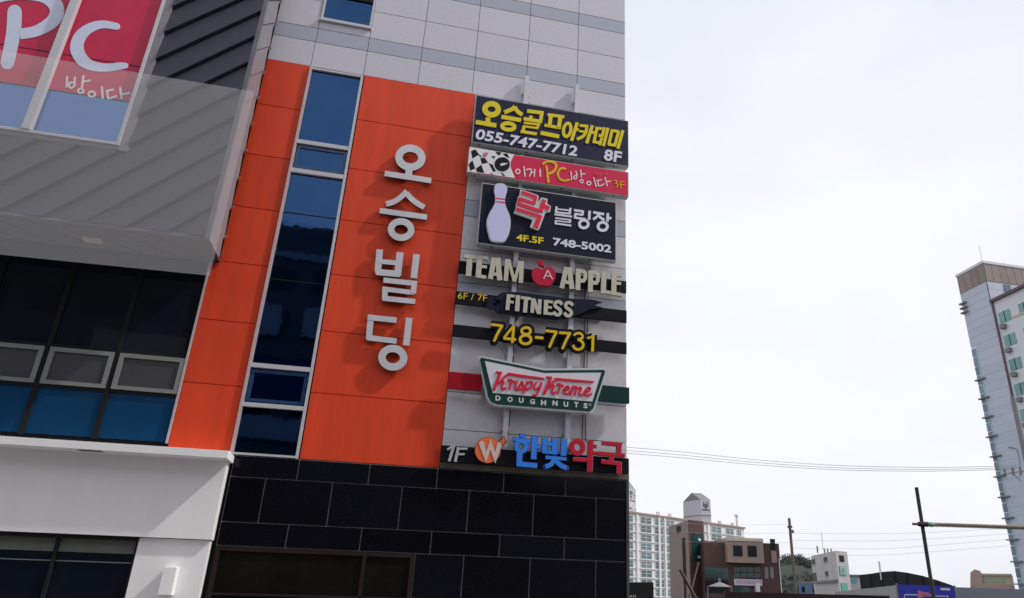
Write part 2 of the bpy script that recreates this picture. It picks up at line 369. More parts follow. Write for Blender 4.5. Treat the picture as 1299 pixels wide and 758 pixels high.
# dark slanted-siding bay
YB = -1.4; BX1, BZ0, BZ1 = -4.98, 9.1, 26.0; BX0 = -15.0
bay = empty('projecting_bay', (BX1, 0, BZ0), parent=B)
mb = MB(); mb.box(BX0, BX1-.06, YB+.06, -.02, BZ0+.05, BZ1); mb.build('bay_core', dark, bay)
def clip(poly, a, b, c):                        # keep a*x+b*z<=c
    o = []
    for i in range(len(poly)):
        p, q = poly[i], poly[(i+1) % len(poly)]; dp, dq = a*p[0]+b*p[1]-c, a*q[0]+b*q[1]-c
        if dp <= 0: o.append(p)
        if dp*dq < 0: t = dp/(dp-dq); o.append((p[0]+(q[0]-p[0])*t, p[1]+(q[1]-p[1])*t))
    return o
WX1, WZ0, WZ1 = -7.22, 11.12, 20.0
def strips(rect, base, step, emit, gap=.065):
    x0, x1, z0, z1 = rect
    for k in range(-40, 60):
        c = base+k*step                           # seam z - x = c
        q = [(x0, z0), (x1, z0), (x1, z1), (x0, z1)]
        q = clip(q, -1, 1, c+step); q = clip(q, 1, -1, -c-gap) if q else q
        if q and len(q) > 2: emit(q)
def emit_front(q):
    # lapped strip: its lower seam stands proud of the strip beneath
    mb = MB(); cs = [z-x for x, z in q]; lo = min(cs); hi = lo+.87
    f = lambda x, z: YB-.11+.10*min(1, max(0, ((z-x)-lo)/.87))
    mb.add([(x, f(x, z), z) for x, z in q]+[(x, YB+.05, z) for x, z in q],
           [tuple(range(len(q)))]+[(i, i+len(q), (i+1) % len(q)+len(q), (i+1) % len(q)) for i in range(len(q))])
    mb.build('siding_strip', siding, bay)
for rect in ((WX1, BX1-.1, BZ0+.04, 22.0), (BX0, WX1, BZ0+.04, WZ0)): strips(rect, 21.05-.87*20, .87, emit_front)
bar('corner_trim', BX1-.1, BX1, BZ0, BZ1, YB-.05, YB+.05, mat('slate_corner_trim', (.13,.13,.16), .45), bay)
bar('bottom_trim', BX0, BX1-.1, BZ0-.01, BZ0+.04, YB-.05, YB+.05, MATS['slate_corner_trim'], bay)
# side cladding (faces +X), seams slant up towards the wall
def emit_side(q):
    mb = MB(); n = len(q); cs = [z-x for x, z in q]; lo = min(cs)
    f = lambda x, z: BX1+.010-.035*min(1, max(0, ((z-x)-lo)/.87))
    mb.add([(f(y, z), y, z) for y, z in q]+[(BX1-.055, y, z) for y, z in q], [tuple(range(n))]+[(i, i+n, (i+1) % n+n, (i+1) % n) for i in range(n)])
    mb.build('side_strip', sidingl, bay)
bar('shadow_gap', BX1-.10, BX1-.06, BZ0+.01, 22.0, -.32, -.03, dark, bay)
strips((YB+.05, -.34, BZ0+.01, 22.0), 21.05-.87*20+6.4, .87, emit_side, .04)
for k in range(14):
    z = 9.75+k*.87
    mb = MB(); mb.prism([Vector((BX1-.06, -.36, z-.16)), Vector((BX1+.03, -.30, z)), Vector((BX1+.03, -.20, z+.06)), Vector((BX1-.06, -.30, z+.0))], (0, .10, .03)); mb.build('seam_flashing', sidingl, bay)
# soffit with slanted seams
def emit_soffit(q):
    mb = MB(); n = len(q); cs = [z-x for x, z in q]; lo = min(cs)
    f = lambda x, z: BZ0-.003+.018*min(1, max(0, ((z-x)-lo)/.87))
    mb.add([(x, y, f(x, y)) for x, y in q]+[(x, y, BZ0+.045) for x, y in q], [tuple(range(n))]+[(i, i+n, (i+1) % n+n, (i+1) % n) for i in range(n)])
    mb.build('soffit_strip', sidingu, bay)
strips((BX0, BX1-.02, YB+.05, -.03), -.2, .87, emit_soffit, .05)
z_ = Zf(0, 180, 3.711)
q = [GP(*z_(p), BZ0-.012) for p in ((385,445),(475,455),(487,480),(400,472))]
mb = MB(); mb.prism(q, (0, 0, .02)); mb.build('soffit_vent', mat('cream_plastic', (.55,.47,.36), .5), bay)
# red shop window in the bay
def barw(name, x0, x1, z0, z1, y0, y1, m): return bar(name, x0, x1, z0, z1, y0, y1, m, bay)
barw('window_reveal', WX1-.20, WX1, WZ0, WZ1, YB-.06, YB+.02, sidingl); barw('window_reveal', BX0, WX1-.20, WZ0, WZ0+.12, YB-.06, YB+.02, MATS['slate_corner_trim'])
barw('window_frame', WX1-.27, WX1-.20, WZ0+.12, WZ1, YB-.10, YB+.02, metalw); barw('window_frame', BX0, WX1-.27, WZ0+.12, WZ0+.19, YB-.10, YB+.02, metalw)
mx_ = -9.42
barw('window_mullion', mx_-.09, mx_+.09, WZ0+.19, WZ1, YB-.14, YB+.02, metalw)
zs_ = 12.55
for x0, x1 in ((mx_+.09, WX1-.27), (BX0, mx_-.09)):
    barw('blue_pane', x0, x1, WZ0+.19, zs_-.02, YB+.0, YB+.02, blueg2)
    barw('red_pane', x0, x1, zs_+.02, 13.62, YB+.0, YB+.02, redfilm); barw('red_pane', x0, x1, 13.65, 20, YB+.0, YB+.02, redfilm)
    barw('pane_joint', x0, x1, zs_-.02, zs_+.02, YB+.002, YB+.02, dark); barw('pane_joint', x0, x1, 13.62, 13.65, YB+.003, YB+.02, dark)
T = Zf(0, 0, 7.583); U = Zf(70, 10, 5.833); YL = YB-.006
pc = empty('window_lettering', (-8, YL, 12.6), 'large pale P and C with small Korean handwriting stuck on the red bay window', 'lettering')
glyph('letter', T, [([(140,112),(135,230),(118,370),(70,600)], [138,140,135,130], 'rs'), ([(-60,10),(60,-35),(250,-60),(430,-35),(530,40),(545,130),(490,215),(350,295),(190,325)], [60,80,110,125,138,138,125,105,100], 's')], YL, YL+.005, filmw, pc)
glyph('letter', U, [([(455,135),(350,120),(250,150),(180,215),(160,300),(200,380),(270,425),(370,440),(465,430),(520,425)], [50,58,72,90,100,92,72,60,55,42], 'rs')], YL, YL+.005, filmw, pc)
glyph('letter', U, [([(88,508),(84,582)],15,'r'),([(145,508),(140,570),(115,590),(100,570),(110,552),(142,548)],13,'s'),([(208,502),(196,590)],15,'r'),([(205,545),(258,535)],14,'r'),(ring(188,612,20,16),13,'c')], YL, YL+.004, whitel, pc)
glyph('letter', U, [(ring(270,636,24,20),14,'c'),([(345,585),(350,665)],16,'r')], YL, YL+.004, whitel, pc)
glyph('letter', U, [([(378,612),(428,602)],14,'r'),([(385,612),(388,655),(400,668),(450,650)],14,'rs'),([(480,590),(492,668)],16,'r'),([(486,638),(548,628)],14,'r')], YL, YL+.004, whitel, pc)
# pale translucent sheet in front of the bay
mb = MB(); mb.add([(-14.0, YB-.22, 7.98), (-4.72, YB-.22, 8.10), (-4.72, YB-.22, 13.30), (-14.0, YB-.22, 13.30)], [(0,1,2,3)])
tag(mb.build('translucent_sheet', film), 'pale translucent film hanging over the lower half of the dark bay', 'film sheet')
# white shopfront
YW = -.28
sf = empty('shopfront', (-3.8, 0, 0), parent=B)
WR = P(285, 600, YW).x
bar('upper_band', -16, WR, 2.47, 4.40, YW, .05, white, sf)
bar('pier', -5.27, WR-.03, 0.13, 2.455, YW+.10, .05, white, sf)
zl0, zl1 = P(290, 581, YW-.45).z, P(293, 572, YW-.45).z
bar('ledge', -16, P(289, 575, YW-.45).x, zl0, zl1, YW-.45, .06, white, sf)
mb = MB(); mb.box(-6.75, -6.3, YW-.36, YW-.2, zl0-.012, zl0-.002); mb.build('ledge_vent', sidingu, sf)
for x in (-5.32, -6.85, -8.4, -9.9, -11.4): bar('window_post', x, x+.06, .2, 2.44, YW+.12, YW+.3, dark, sf)
bar('window_head', -16, -5.27, 2.385, 2.455, YW+.06, YW+.3, dark, sf)
blind = mat('pale_green_blind', (.13, .14, .12), .8, var=.15, scale=5)
for x0 in (-6.79, -8.34, -9.84, -11.34):
    bar('pane', x0, x0+1.46, .3, 2.385, YW+.2, YW+.21, blackg, sf)
    bar('blind', x0, x0+1.46, 2.12, 2.385, YW+.185, YW+.198, blind, sf)
    bar('blind_bar', x0, x0+1.46, 1.93, 1.95, YW+.19, YW+.199, awnf, sf)
lp0, lp1 = P(207, 722, YW-.12), P(222.5, 722, YW-.12)
lm = empty('wall_lamp', (lp0.x, YW+.1, 1.3), 'small white box lamp on the white pier at lower left', 'wall lamp')
zt, zb = P(222, 719, YW-.12).z, P(216, 755, YW-.12).z
mb = MB(); mb.box(lp0.x, lp0.x+.27, YW-.14, YW+.09, zb, zt); mb.build('lamp_body', white, lm, bevel=.01)
mb = MB(); mb.box(lp0.x+.03, lp0.x+.24, YW-.10, YW+.06, zb-.01, zb+.002); mb.build('diffuser', metalw, lm)
# ------------------------------------------------------------------ metal letters on the orange panels
LF = -.17
Q = Zf(480, 175, 5.613); SS = Zf(455, 305, 4.333)
def big(label, z, strokes):
    r = empty('metal_letter', P(*z((200, 400)), -.2), label, 'metal letter', 'raised metal letters of the building name')
    glyph('letter_face', z, strokes, LF-.005, LF+.01, steel, r)
    glyph('letter_return', z, strokes, LF+.01, LF+.08, steels, r)
    return r
big('topmost metal letter on the orange wall, a ring over a stem and long bar', Q, [(ring(228,138,82,67,5),52,'c'),([(218,200),(216,275)],50),([(45,250),(376,302)],38)])
big('second metal letter from the top, a peaked roof over a bar and small ring', Q, [([(55,468),(110,452),(165,415),(203,376)],38,'s'),([(200,392),(235,430),(275,462),(326,492)],38,'s'),([(10,515),(346,562)],38),(ring(162,650,72,58,5),46,'c')])
big('third metal letter from the top, square bracket shape stacked over a folded bar', SS, [([(116,48),(106,160),(112,182)],36),([(100,172),(226,183)],34),([(228,64),(214,192)],38),([(110,112),(222,124)],26),([(318,74),(303,206)],36),([(136,216),(321,236)],28),([(306,232),(300,290)],30),([(130,264),(306,286)],26),([(146,262),(142,322)],30),([(132,316),(311,334)],28)])
big('lowest metal letter on the orange wall, an open box and bar above a ring', SS, [([(50,420),(208,437)],30),([(67,412),(56,540)],34),([(45,532),(208,552)],30),([(278,424),(261,576)],36),(ring(188,643,60,51,5),40,'c')])
# ------------------------------------------------------------------ sign posts
gp = 'posts carrying the signboards'
for (xt, yt), side in (((668.5, 97), 'left'), ((732, 108), 'right')):
    a = P(xt, yt, -.14); r = empty('sign_post', (a.x, -.14, 4.4), 'pale square steel post behind the signs, the %s of two' % side, 'post', gp)
    mb = MB(); mb.box(a.x-.065, a.x+.065, -.20, -.07, 4.5, a.z); mb.build('post', galv, r)
    for z in (15.9, 11.2, 9.6, 7.4, 5.4):
        mb = MB(); mb.box(a.x-.11, a.x+.11, -.07, -.002, z, z+.1); mb.build('bracket', galv, r)
for xs, lab in (((741, 745), 'right'), ((651,), 'left')):
    for j, xx in enumerate(xs):
        a = P(xx, 455, -.05); mb = MB(); prev = None
        for i in range(15):
            v = Vector((a.x+.012*math.sin(i*1.7+j*2), -.03-.01*math.cos(i*1.3+j), 10.3-i*.36))
            if prev is not None: mb.tube(prev, v, .011, 5)
            prev = v
        tag(mb.build('sign_cable', dark), 'black cable down the grey wall right of the %s sign post%s' % (lab, '' if lab == 'left' else (', nearer of two', ', farther of two')[j]), 'cable', 'cables down the wall beside the posts')
# ------------------------------------------------------------------ signs
YS = -.42
def sign(label, loc): return empty('sign', loc, label, 'sign')
def board(p, x0, x1, z0, z1, yf, yb, face, sides, rim=.025):
    mb = MB(); mb.box(x0, x1, yf, yb, z0, z1); mb.build('sign_box', sides, p, bevel=.008)
    mb = MB(); mb.box(x0+rim, x1-rim, yf-.008, yf-.0005, z0+rim, z1-rim); mb.build('sign_face', face, p)
def bolts(p, xs, y, z):
    for x in xs:
        mb = MB(); mb.tube((x, y, z-.02), (x, y, z+.01), .022); mb.build('bolt', dark, p)
fa, fb = P(602, 120, YS), P(797, 211, YS)
A = Zf(590,115,11.664); Bz = Zf(690,140,10.11); Cz = Zf(590,155,10.11); Dz = Zf(690,190,11.664); Ez = Zf(600,225,7.98); Fz = Zf(690,245,8.42)
Gz = Zf(575,315,8.42); Hz = Zf(685,325,9.478); Iz = Zf(570,385,10.108); Jz = Zf(680,395,10.825); Kz = Zf(600,445,10.11); Lz = Zf(685,455,10.11)
Mz = Zf(555,545,12.63); Nz = Zf(645,540,11.66); Oz = Zf(715,545,11.66); Wz = Zf(560,310,4.996); Vz = Zf(550,430,4.211)
g = sign('navy golf academy signboard with big yellow Korean letters and 055-747-7712, topmost on the wall', (fa.x, -.2, 13.5))
board(g, P(601,150,YS).x, P(797.5,180,YS).x, P(797,211,YS).z, P(797,153,YS).z, YS, -.2, navy, signgrey)
bolts(g, [1.2, 2.6, 4.0, 5.3], YS+.1, P(797,211,YS).z)
YG = YS-.03
glyph('letter', A, [(ring(392,270,100,82,5),78,'c'),([(340,392),(336,470)],70),([(158,458),(463,512)],62)], YG, YS-.009, yellow, g)
glyph('letter', A, [([(580,318),(650,288),(708,262),(738,225)],58,'s'),([(735,238),(775,300),(845,352)],58,'s'),([(537,382),(828,432)],60),(ring(640,525,92,48,5),56,'c')], YG, YS-.009, yellow, g)
glyph('letter', A, [([(918,296),(1162,326)],52),([(1138,325),(1112,462)],52),([(978,365),(970,410)],50),([(866,410),(1138,455)],50),([(870,470),(1110,500)],30),([(1082,490),(1070,545)],44),([(856,520),(1085,552)],28),([(872,520),(858,600)],46),([(822,598),(1062,636)],42)], YG, YS-.009, yellow, g)
glyph('letter', Bz, [([(48,50),(262,80)],38),([(88,70),(72,200)],50),([(210,90),(192,215)],50),([(8,186),(218,220)],38),([(-42,283),(197,332)],50)], YG, YS-.009, yellow, g)
glyph('letter', Bz, [(ring(298,246,46,86,10),40,'c'),([(428,152),(354,386)],42),([(395,238),(446,244)],36)], YG, YS-.009, yellow, g)
glyph('letter', Bz, [([(458,188),(570,200)],34),([(552,190),(540,270),(500,330),(424,366)],38,'s'),([(452,262),(540,272)],28),([(622,188),(548,418)],42),([(590,275),(648,282)],36)], YG, YS-.009, yellow, g)
glyph('letter', Bz, [([(660,222),(745,232)],34),([(682,220),(642,400)],38),([(626,396),(712,412)],34),([(702,318),(762,326)],34),([(776,214),(716,444)],36),([(822,220),(764,454)],38)], YG, YS-.009, yellow, g)
glyph('letter', Bz, [([(875,250),(832,436)],38),([(960,262),(910,444)],38),([(860,252),(965,268)],34),([(822,430),(925,446)],34),([(1014,252),(948,486)],40)], YG, YS-.009, yellow, g)
text('055-747-7712', (602,176.0), (731.5,198.2), (605.5,162.8), YG, .02, lilac, g, .028)
text('8F', (765.5,202.6), (787.5,206.2), (767.5,188.5), YG, .02, lilac, g, .028)
# PC sign
pz0, pz1 = P(797,249,YS).z, P(797,218,YS).z
p = sign('long magenta PC room signboard with a chequered left end and white handwriting', (1, -.2, 12.5))
board(p, P(594,200,YS).x, P(797.5,230,YS).x, pz0, pz1, YS, -.2, magenta, signgrey)
bolts(p, [1.15, 2.4, 3.7, 5.3], YS+.1, pz0)
yp = YS-.012
def flat(name, z, poly, m, par_, k=0, yb=None): mb = MB(); px_poly(mb, [z(q) for q in poly], yp-.002*k, YS-.0085 if yb is None else yb); return mb.build(name, m, par_)
flat('chequer_ground', Cz, [(60,312),(630,408),(570,540),(640,712),(30,628)], whitel, p)
for q in ([(75,368),(130,345),(180,410),(95,465)],[(45,535),(95,485),(130,590),(65,622)],[(140,590),(210,540),(245,650),(150,635)],[(195,460),(250,450),(295,515),(215,535)],
          [(300,520),(350,540),(395,625),(360,635)],[(390,372),(470,385),(440,425),(410,410)],[(480,400),(540,398),(570,460),(520,440)],[(310,660),(340,650),(365,670),(330,664)],
          [(455,640),(482,650),(520,690),(485,686)],[(165,400),(205,425),(215,455),(180,430)],[(335,430),(390,435),(375,465),(350,455)]): flat('chequer_square', Cz, q, dark, p, 1)
flat('red_flash', Cz, [(225,395),(305,378),(285,420),(265,445),(225,440)], mat('faded_red_print', (.5,.16,.2), .5), p, 2)
glyph('gauge_rim', Cz, [(ring(475,538,105,98),10,'c')], yp-.006, yp-.003, lilac, p)
flat('gauge_disc', Cz, ring(475,538,103,96), dark, p, 2, YS-.009)
flat('gauge_needle', Cz, [(450,530),(480,520),(552,522),(500,548),(455,556)], whitel, p, 3)
yh = yp-.004
glyph('letter', Cz, [(ring(677,628,26,28),15,'c'),([(755,570),(768,688)],16,'r')], yh, YS-.009, whitel, p)
glyph('letter', Cz, [([(785,606),(845,600),(845,640),(828,688)],15,'rs'),([(845,645),(890,635)],14,'r'),([(893,600),(888,690)],15,'r'),([(962,600),(966,690)],16,'r')], yh, YS-.009, whitel, p)
glyph('letter', Dz, [([(-10,205),(40,172),(110,170),(165,195),(182,240),(165,290),(130,325),(85,345)],34,'rs'),([(38,240),(52,340),(65,470)],32,'rs')], yh-.003, YS-.009, yellowd, p)
glyph('letter', Dz, [([(312,275),(262,270),(222,300),(206,360),(232,420),(290,452),(376,440)],30,'rs')], yh-.003, YS-.009, yellowd, p)
glyph('letter', Dz, [([(400,322),(412,435)],16,'r'),([(472,312),(490,370),(480,420),(450,425),(445,395),(480,368)],14,'rs'),([(545,295),(552,400)],15,'r'),([(550,360),(608,350)],14,'r'),(ring(558,462,22,24),14,'c')], yh, YS-.009, whitel, p)
glyph('letter', Dz, [(ring(665,490,28,26),16,'c'),([(738,410),(772,540)],17,'r')], yh, YS-.009, whitel, p)
glyph('letter', Dz, [([(785,455),(850,440)],15,'r'),([(798,460),(805,520),(835,530),(885,503)],15,'rs'),([(905,405),(935,530)],16,'r'),([(920,472),(990,458)],14,'r')], yh, YS-.009, whitel, p)
glyph('letter', Dz, [([(1038,450),(1085,458),(1062,492),(1100,508),(1078,548)],12,'r'),([(1130,470),(1140,560)],14,'r'),([(1130,475),(1196,465)],12,'r'),([(1132,515),(1200,508)],12,'r')], yh, YS-.009, yellowd, p)
fp = mat('faint_pink_print', (.68,.10,.17), .5)
glyph('small_print', Dz, [([(752,348),(790,352)],7),([(770,352),(765,388)],7),([(800,360),(800,385)],7),(ring(835,365,12,10),6,'c'),([(860,350),(862,385)],7),([(885,350),(925,358)],7),([(900,358),(895,390)],7),([(930,345),(932,385)],7)], yh, YS-.009, fp, p)
# bowling sign
YK = -.40
b = sign('dark signboard with a raised bowling pin, red Korean letter and 748-5002', (1.4, -.2, 10.4))
bz0, bz1 = P(781,331,YK).z, P(781,256,YK).z
board(b, P(608,270,YK).x, P(782,290,YK).x, bz0, bz1, YK, -.2, navyd, signgrey, .03)
bolts(b, [1.8, 3.2, 4.6], YK+.1, bz0)
pin = spline([(280,57),(320,65),(345,100),(345,140),(330,190),(325,255),(345,320),(375,390),(382,460),(370,550),(345,610),(310,652),(240,652),(180,637),(155,570),(140,500),(138,440),(160,370),(200,300),(222,250),(225,190),(213,130),(220,85),(245,60)], True, 3)
mb = MB(); px_poly(mb, [Ez(q) for q in pin], YK-.09, YK-.009); pn = mb.build('bowling_pin', krim, b)
cx_, cy_ = 262, 380
mb = MB(); px_poly(mb, [Ez((cx_+(x-cx_)*.93, cy_+(y-cy_)*.975)) for x, y in pin], YK-.096, YK-.0905); mb.build('pin_face', pinfill, b)
for y in (204, 237): 
    mb = MB(); px_poly(mb, [Ez(q) for q in [(232,y),(326,y+10),(324,y+22),(232,y+12)]], YK-.099, YK-.0965); mb.build('pin_stripe', rosered, b)
glyph('letter_plate', Ez, [([(480,118),(668,185),(655,250),(690,200),(755,215),(752,265),(790,290),(780,345),(735,352),(672,520),(655,532),(578,500),(605,425),(412,358),(440,290),(430,280),(470,170)], 0, 'p')], YK-.07, YK-.009, krim, b)
ls = [([(492,146),(645,200)],36),([(636,186),(618,262)],34),([(478,212),(625,262)],30),([(478,200),(462,275)],34),([(455,262),(676,336)],34),([(722,222),(684,345)],42),([(715,288),(775,312)],44),([(438,316),(690,396)],36),([(680,380),(636,502)],48)]
glyph('letter_rim', Ez, ls, YK-.082, YK-.071, pinkl, b, grow=14)
glyph('letter', Ez, ls, YK-.095, YK-.083, rosered, b)
text('4F.5F', (654.8,304.8), (689.4,309.6), (655.1,296.2), YK-.02, .01, yellow, b, .03)
glyph('letter', Fz, [([(135,140),(128,205)],24),([(284,155),(276,220)],24),([(130,165),(280,182)],15),([(124,200),(282,216)],18),([(205,210),(203,240)],24),([(112,222),(300,248)],20),([(122,262),(292,284)],15),([(282,280),(278,314)],20),([(118,290),(286,310)],13),([(128,290),(124,326)],20),([(118,320),(294,344)],18)], YK-.02, YK-.009, lilac, b)
glyph('letter', Fz, [([(322,178),(428,194)],24),([(416,190),(412,232)],26),([(330,216),(418,230)],22),([(336,216),(332,262)],26),([(320,256),(446,276)],24),([(488,186),(483,282)],28),(ring(427,327,47,42),30,'c')], YK-.02, YK-.009, lilac, b)
glyph('letter', Fz, [([(526,202),(644,222)],26),([(594,215),(570,245),(526,278)],26,'s'),([(586,238),(610,262),(646,282)],26,'s'),([(683,210),(679,300)],28),([(685,260),(722,266)],26),(ring(628,352,50,44),30,'c')], YK-.02, YK-.009, lilac, b)
text('748-5002', (701.3,311.0), (775.6,320.6), (701.6,300.9), YK-.02, .01, lilac, b, .03)
# rails of the lower signs: (parent, mid pixel polygon)
def rail(par_, z, tl, bl, tr, br, m, yf=-.26, yb=-.20, name='rail'):
    a, c, d, e = P(*z(tl), yf), P(*z(bl), yf), P(*z(tr), yf), P(*z(br), yf)
    z1_, z0_ = (a.z+d.z)/2, (c.z+e.z)/2
    mb = MB(); mb.box(a.x, d.x, yf, yb, z0_, z1_); return mb.build(name, m, par_, bevel=.006)
# TEAM APPLE
YT = -.34
t = sign('TEAM APPLE sign with cream block letters and a crimson apple on a black rail', (1, -.2, 9.4))
rail(t, Wz, (112,100),(108,182),(1172,232),(1172,305), blackr)
def latin(z, name, strokes, par_, m=cream, y=YT, yb=-.27, grow=9):
    glyph(name, z, strokes, y, y+.012, m, par_); glyph('letter_side', z, strokes, y+.012, yb, steels, par_)
TE = [([(116,78),(240,94)],38),([(178,80),(162,294)],60)]
latin(Gz, 'letter', TE, t)
latin(Gz, 'letter', [([(284,76),(266,306)],58),([(290,92),(370,102)],36),([(282,188),(360,196)],32),([(250,290),(352,306)],36)], t)
latin(Gz, 'letter', [([(440,96),(396,324)],54),([(474,98),(498,338)],56),([(420,268),(492,280)],34)], t)
latin(Gz, 'letter', [([(576,112),(562,344)],46),([(592,116),(652,352)],34),([(712,132),(656,352)],32),([(732,134),(722,366)],46)], t)
ap = [(574,170),(592,150),(615,147),(640,158),(665,140),(695,142),(718,165),(722,205),(712,235),(688,258),(660,262),(645,256),(625,258),(598,242),(578,215)]
glyph('apple', Wz, [(ap, 0, 'ps')], YT-.02, -.27, applem, t)
glyph('apple_leaf', Wz, [([(612,95),(632,102),(648,118),(652,140),(625,132),(613,115)], 0, 'p')], YT-.03, -.27, applem, t)
glyph('letter', Hz, [([(92,165),(44,270)],14),([(92,165),(152,275)],14),([(66,230),(128,240)],12)], YT-.035, YT-.021, pinkl, t)
latin(Hz, 'letter', [([(320,126),(262,382)],56),([(352,130),(386,392)],58),([(300,305),(370,316)],42)], t)
latin(Hz, 'letter', [([(462,146),(456,404)],58),([(470,172),(528,180),(545,205),(545,262),(525,292),(470,290)],44)], t)
latin(Hz, 'letter', [([(612,166),(606,430)],58),([(620,190),(682,198),(696,222),(696,290),(678,318),(620,314)],44)], t)
latin(Hz, 'letter', [([(770,184),(762,446)],62),([(760,422),(856,436)],40)], t)
latin(Hz, 'letter', [([(892,200),(888,466)],60),([(890,216),(986,226)],38),([(890,318),(976,326)],36),([(890,444),(982,458)],38)], t)
# FITNESS
ft = sign('FITNESS sign, cream letters on a dark brush-stroke panel with 6F / 7F in gold', (1, -.2, 8.6))
rail(ft, Wz, (92,290),(84,372),(1174,420),(1174,497), blackr)
glyph('brush_panel', Wz, [([(335,345),(360,318),(385,303),(480,300),(620,318),(850,345),(960,348),(1020,365),(965,382),(1015,398),(935,412),(900,430),(820,462),(720,475),(600,460),(350,432),(328,402),(372,372),(372,352)], 0, 'p')], -.31, -.262, navyd, ft)
glyph('brush_splash', Wz, [([(300,330),(345,335),(330,350),(352,365),(325,375),(340,400),(310,412),(285,395),(290,345)], 0, 'p')], -.30, -.262, navyd, ft)
text('6F / 7F', (580.4,378.6), (617.6,382.0), (581.2,370.2), -.27, .009, yellowd, ft, .0)
yf = -.37
latin(Gz, 'letter', [([(594,488),(578,656)],42),([(598,502),(656,510)],28),([(592,566),(646,574)],26)], ft, y=yf, yb=-.312)
latin(Gz, 'letter', [([(692,498),(682,668)],46)], ft, y=yf, yb=-.312)
latin(Gz, 'letter', [([(722,522),(832,536)],30),([(780,520),(766,682)],44)], ft, y=yf, yb=-.312)
latin(Wz, 'letter', [([(581,340),(575,432)],22),([(624,346),(620,440)],22),([(584,345),(616,436)],22)], ft, y=yf, yb=-.312)
latin(Wz, 'letter', [([(664,350),(660,444)],26),([(664,359),(706,364)],17),([(662,394),(700,399)],15),([(660,434),(706,440)],17)], ft, y=yf, yb=-.312)
latin(Wz, 'letter', [([(764,380),(752,364),(732,362),(720,374),(724,392),(748,410),(756,428),(744,444),(724,442),(712,424)],21,'s')], ft, y=yf, yb=-.312)
latin(Wz, 'letter', [([(832,386),(820,370),(800,368),(788,380),(792,398),(816,416),(824,434),(812,450),(792,448),(780,430)],21,'s')], ft, y=yf, yb=-.312)
# 748-7731
tn = sign('gold telephone number 748-7731 on a dark outline plate and black rail', (1, -.2, 7.6))
rail(tn, Wz, (74,508),(66,580),(1174,616),(1174,692), blackr)
D = [(Iz,[([(535,265),(690,283)],32),([(680,278),(625,370),(572,482)],34,'s')]), (Iz,[([(822,285),(700,438)],30),([(695,442),(856,458)],32),([(826,285),(808,502)],34)]),
     (Iz,[(ring(985,348,58,44),32,'c'),(ring(978,458,70,56),34,'c')]), (Iz,[([(1100,428),(1206,440)],34)]), (Jz,[([(132,260),(292,280)],34),([(282,276),(230,380),(182,492)],36,'s')]),
     (Jz,[([(318,288),(478,298)],34),([(468,292),(410,400),(362,512)],36,'s')]), (Jz,[([(520,325),(560,298),(610,300),(640,335),(625,368),(572,380)],32,'s'),([(572,384),(625,405),(650,450),(630,500),(580,520),(530,500),(508,458)],34,'s')]), (Jz,[([(706,362),(760,350),(786,325)],30),([(786,318),(776,546)],36)])]
for z, stt in D: glyph('number_plate', z, stt, -.315, -.262, blackr, tn, grow=72)
for z, stt in D: glyph('digit', z, stt, -.36, -.33, yellowd, tn)
# doughnut sign
kk = sign('green and white bow-tie shaped Krispy Kreme DOUGHNUTS sign with red script', (1.7, -.2, 4.5))
YD = -.42
Id = Zf(0, 0, 1)
outer = [(606.9,454.5),(609.6,451.1),(690,467.2),(766.5,466.6),(770,470),(754.6,518),(749.2,523.7),(685,518.8),(629.7,514.4),(621.3,510.5),(617.4,503.5)]
green = [(608.8,455.4),(610.6,453.2),(690,469.5),(766,468.8),(767.8,471),(752.8,517.4),(748.4,521.6),(685,516.6),(630.4,512.3),(622.9,508.8),(619.4,502.8)]
inner = [(614.9,457.5),(690,472.9),(762.8,472.4),(751.5,509.2),(685,503.1),(624.7,498.2)]
glyph('sign_rim', Id, [(outer, 0, 'p')], YD, -.26, krim, kk)
glyph('sign_face', Id, [(green, 0, 'p')], YD-.014, YD-.001, kgreen, kk)
glyph('inner_rim', Id, [(inner, 0, 'p')], YD-.024, YD-.0155, krim, kk)
glyph('inner_face', Id, [([(615.9,458.7),(690,473.9),(761.6,473.4),(750.7,508.2),(685,502.2),(625.4,497.3)], 0, 'p')], YD-.032, YD-.025, kwhite, kk)
yk = YD-.06; yk2 = YD-.033
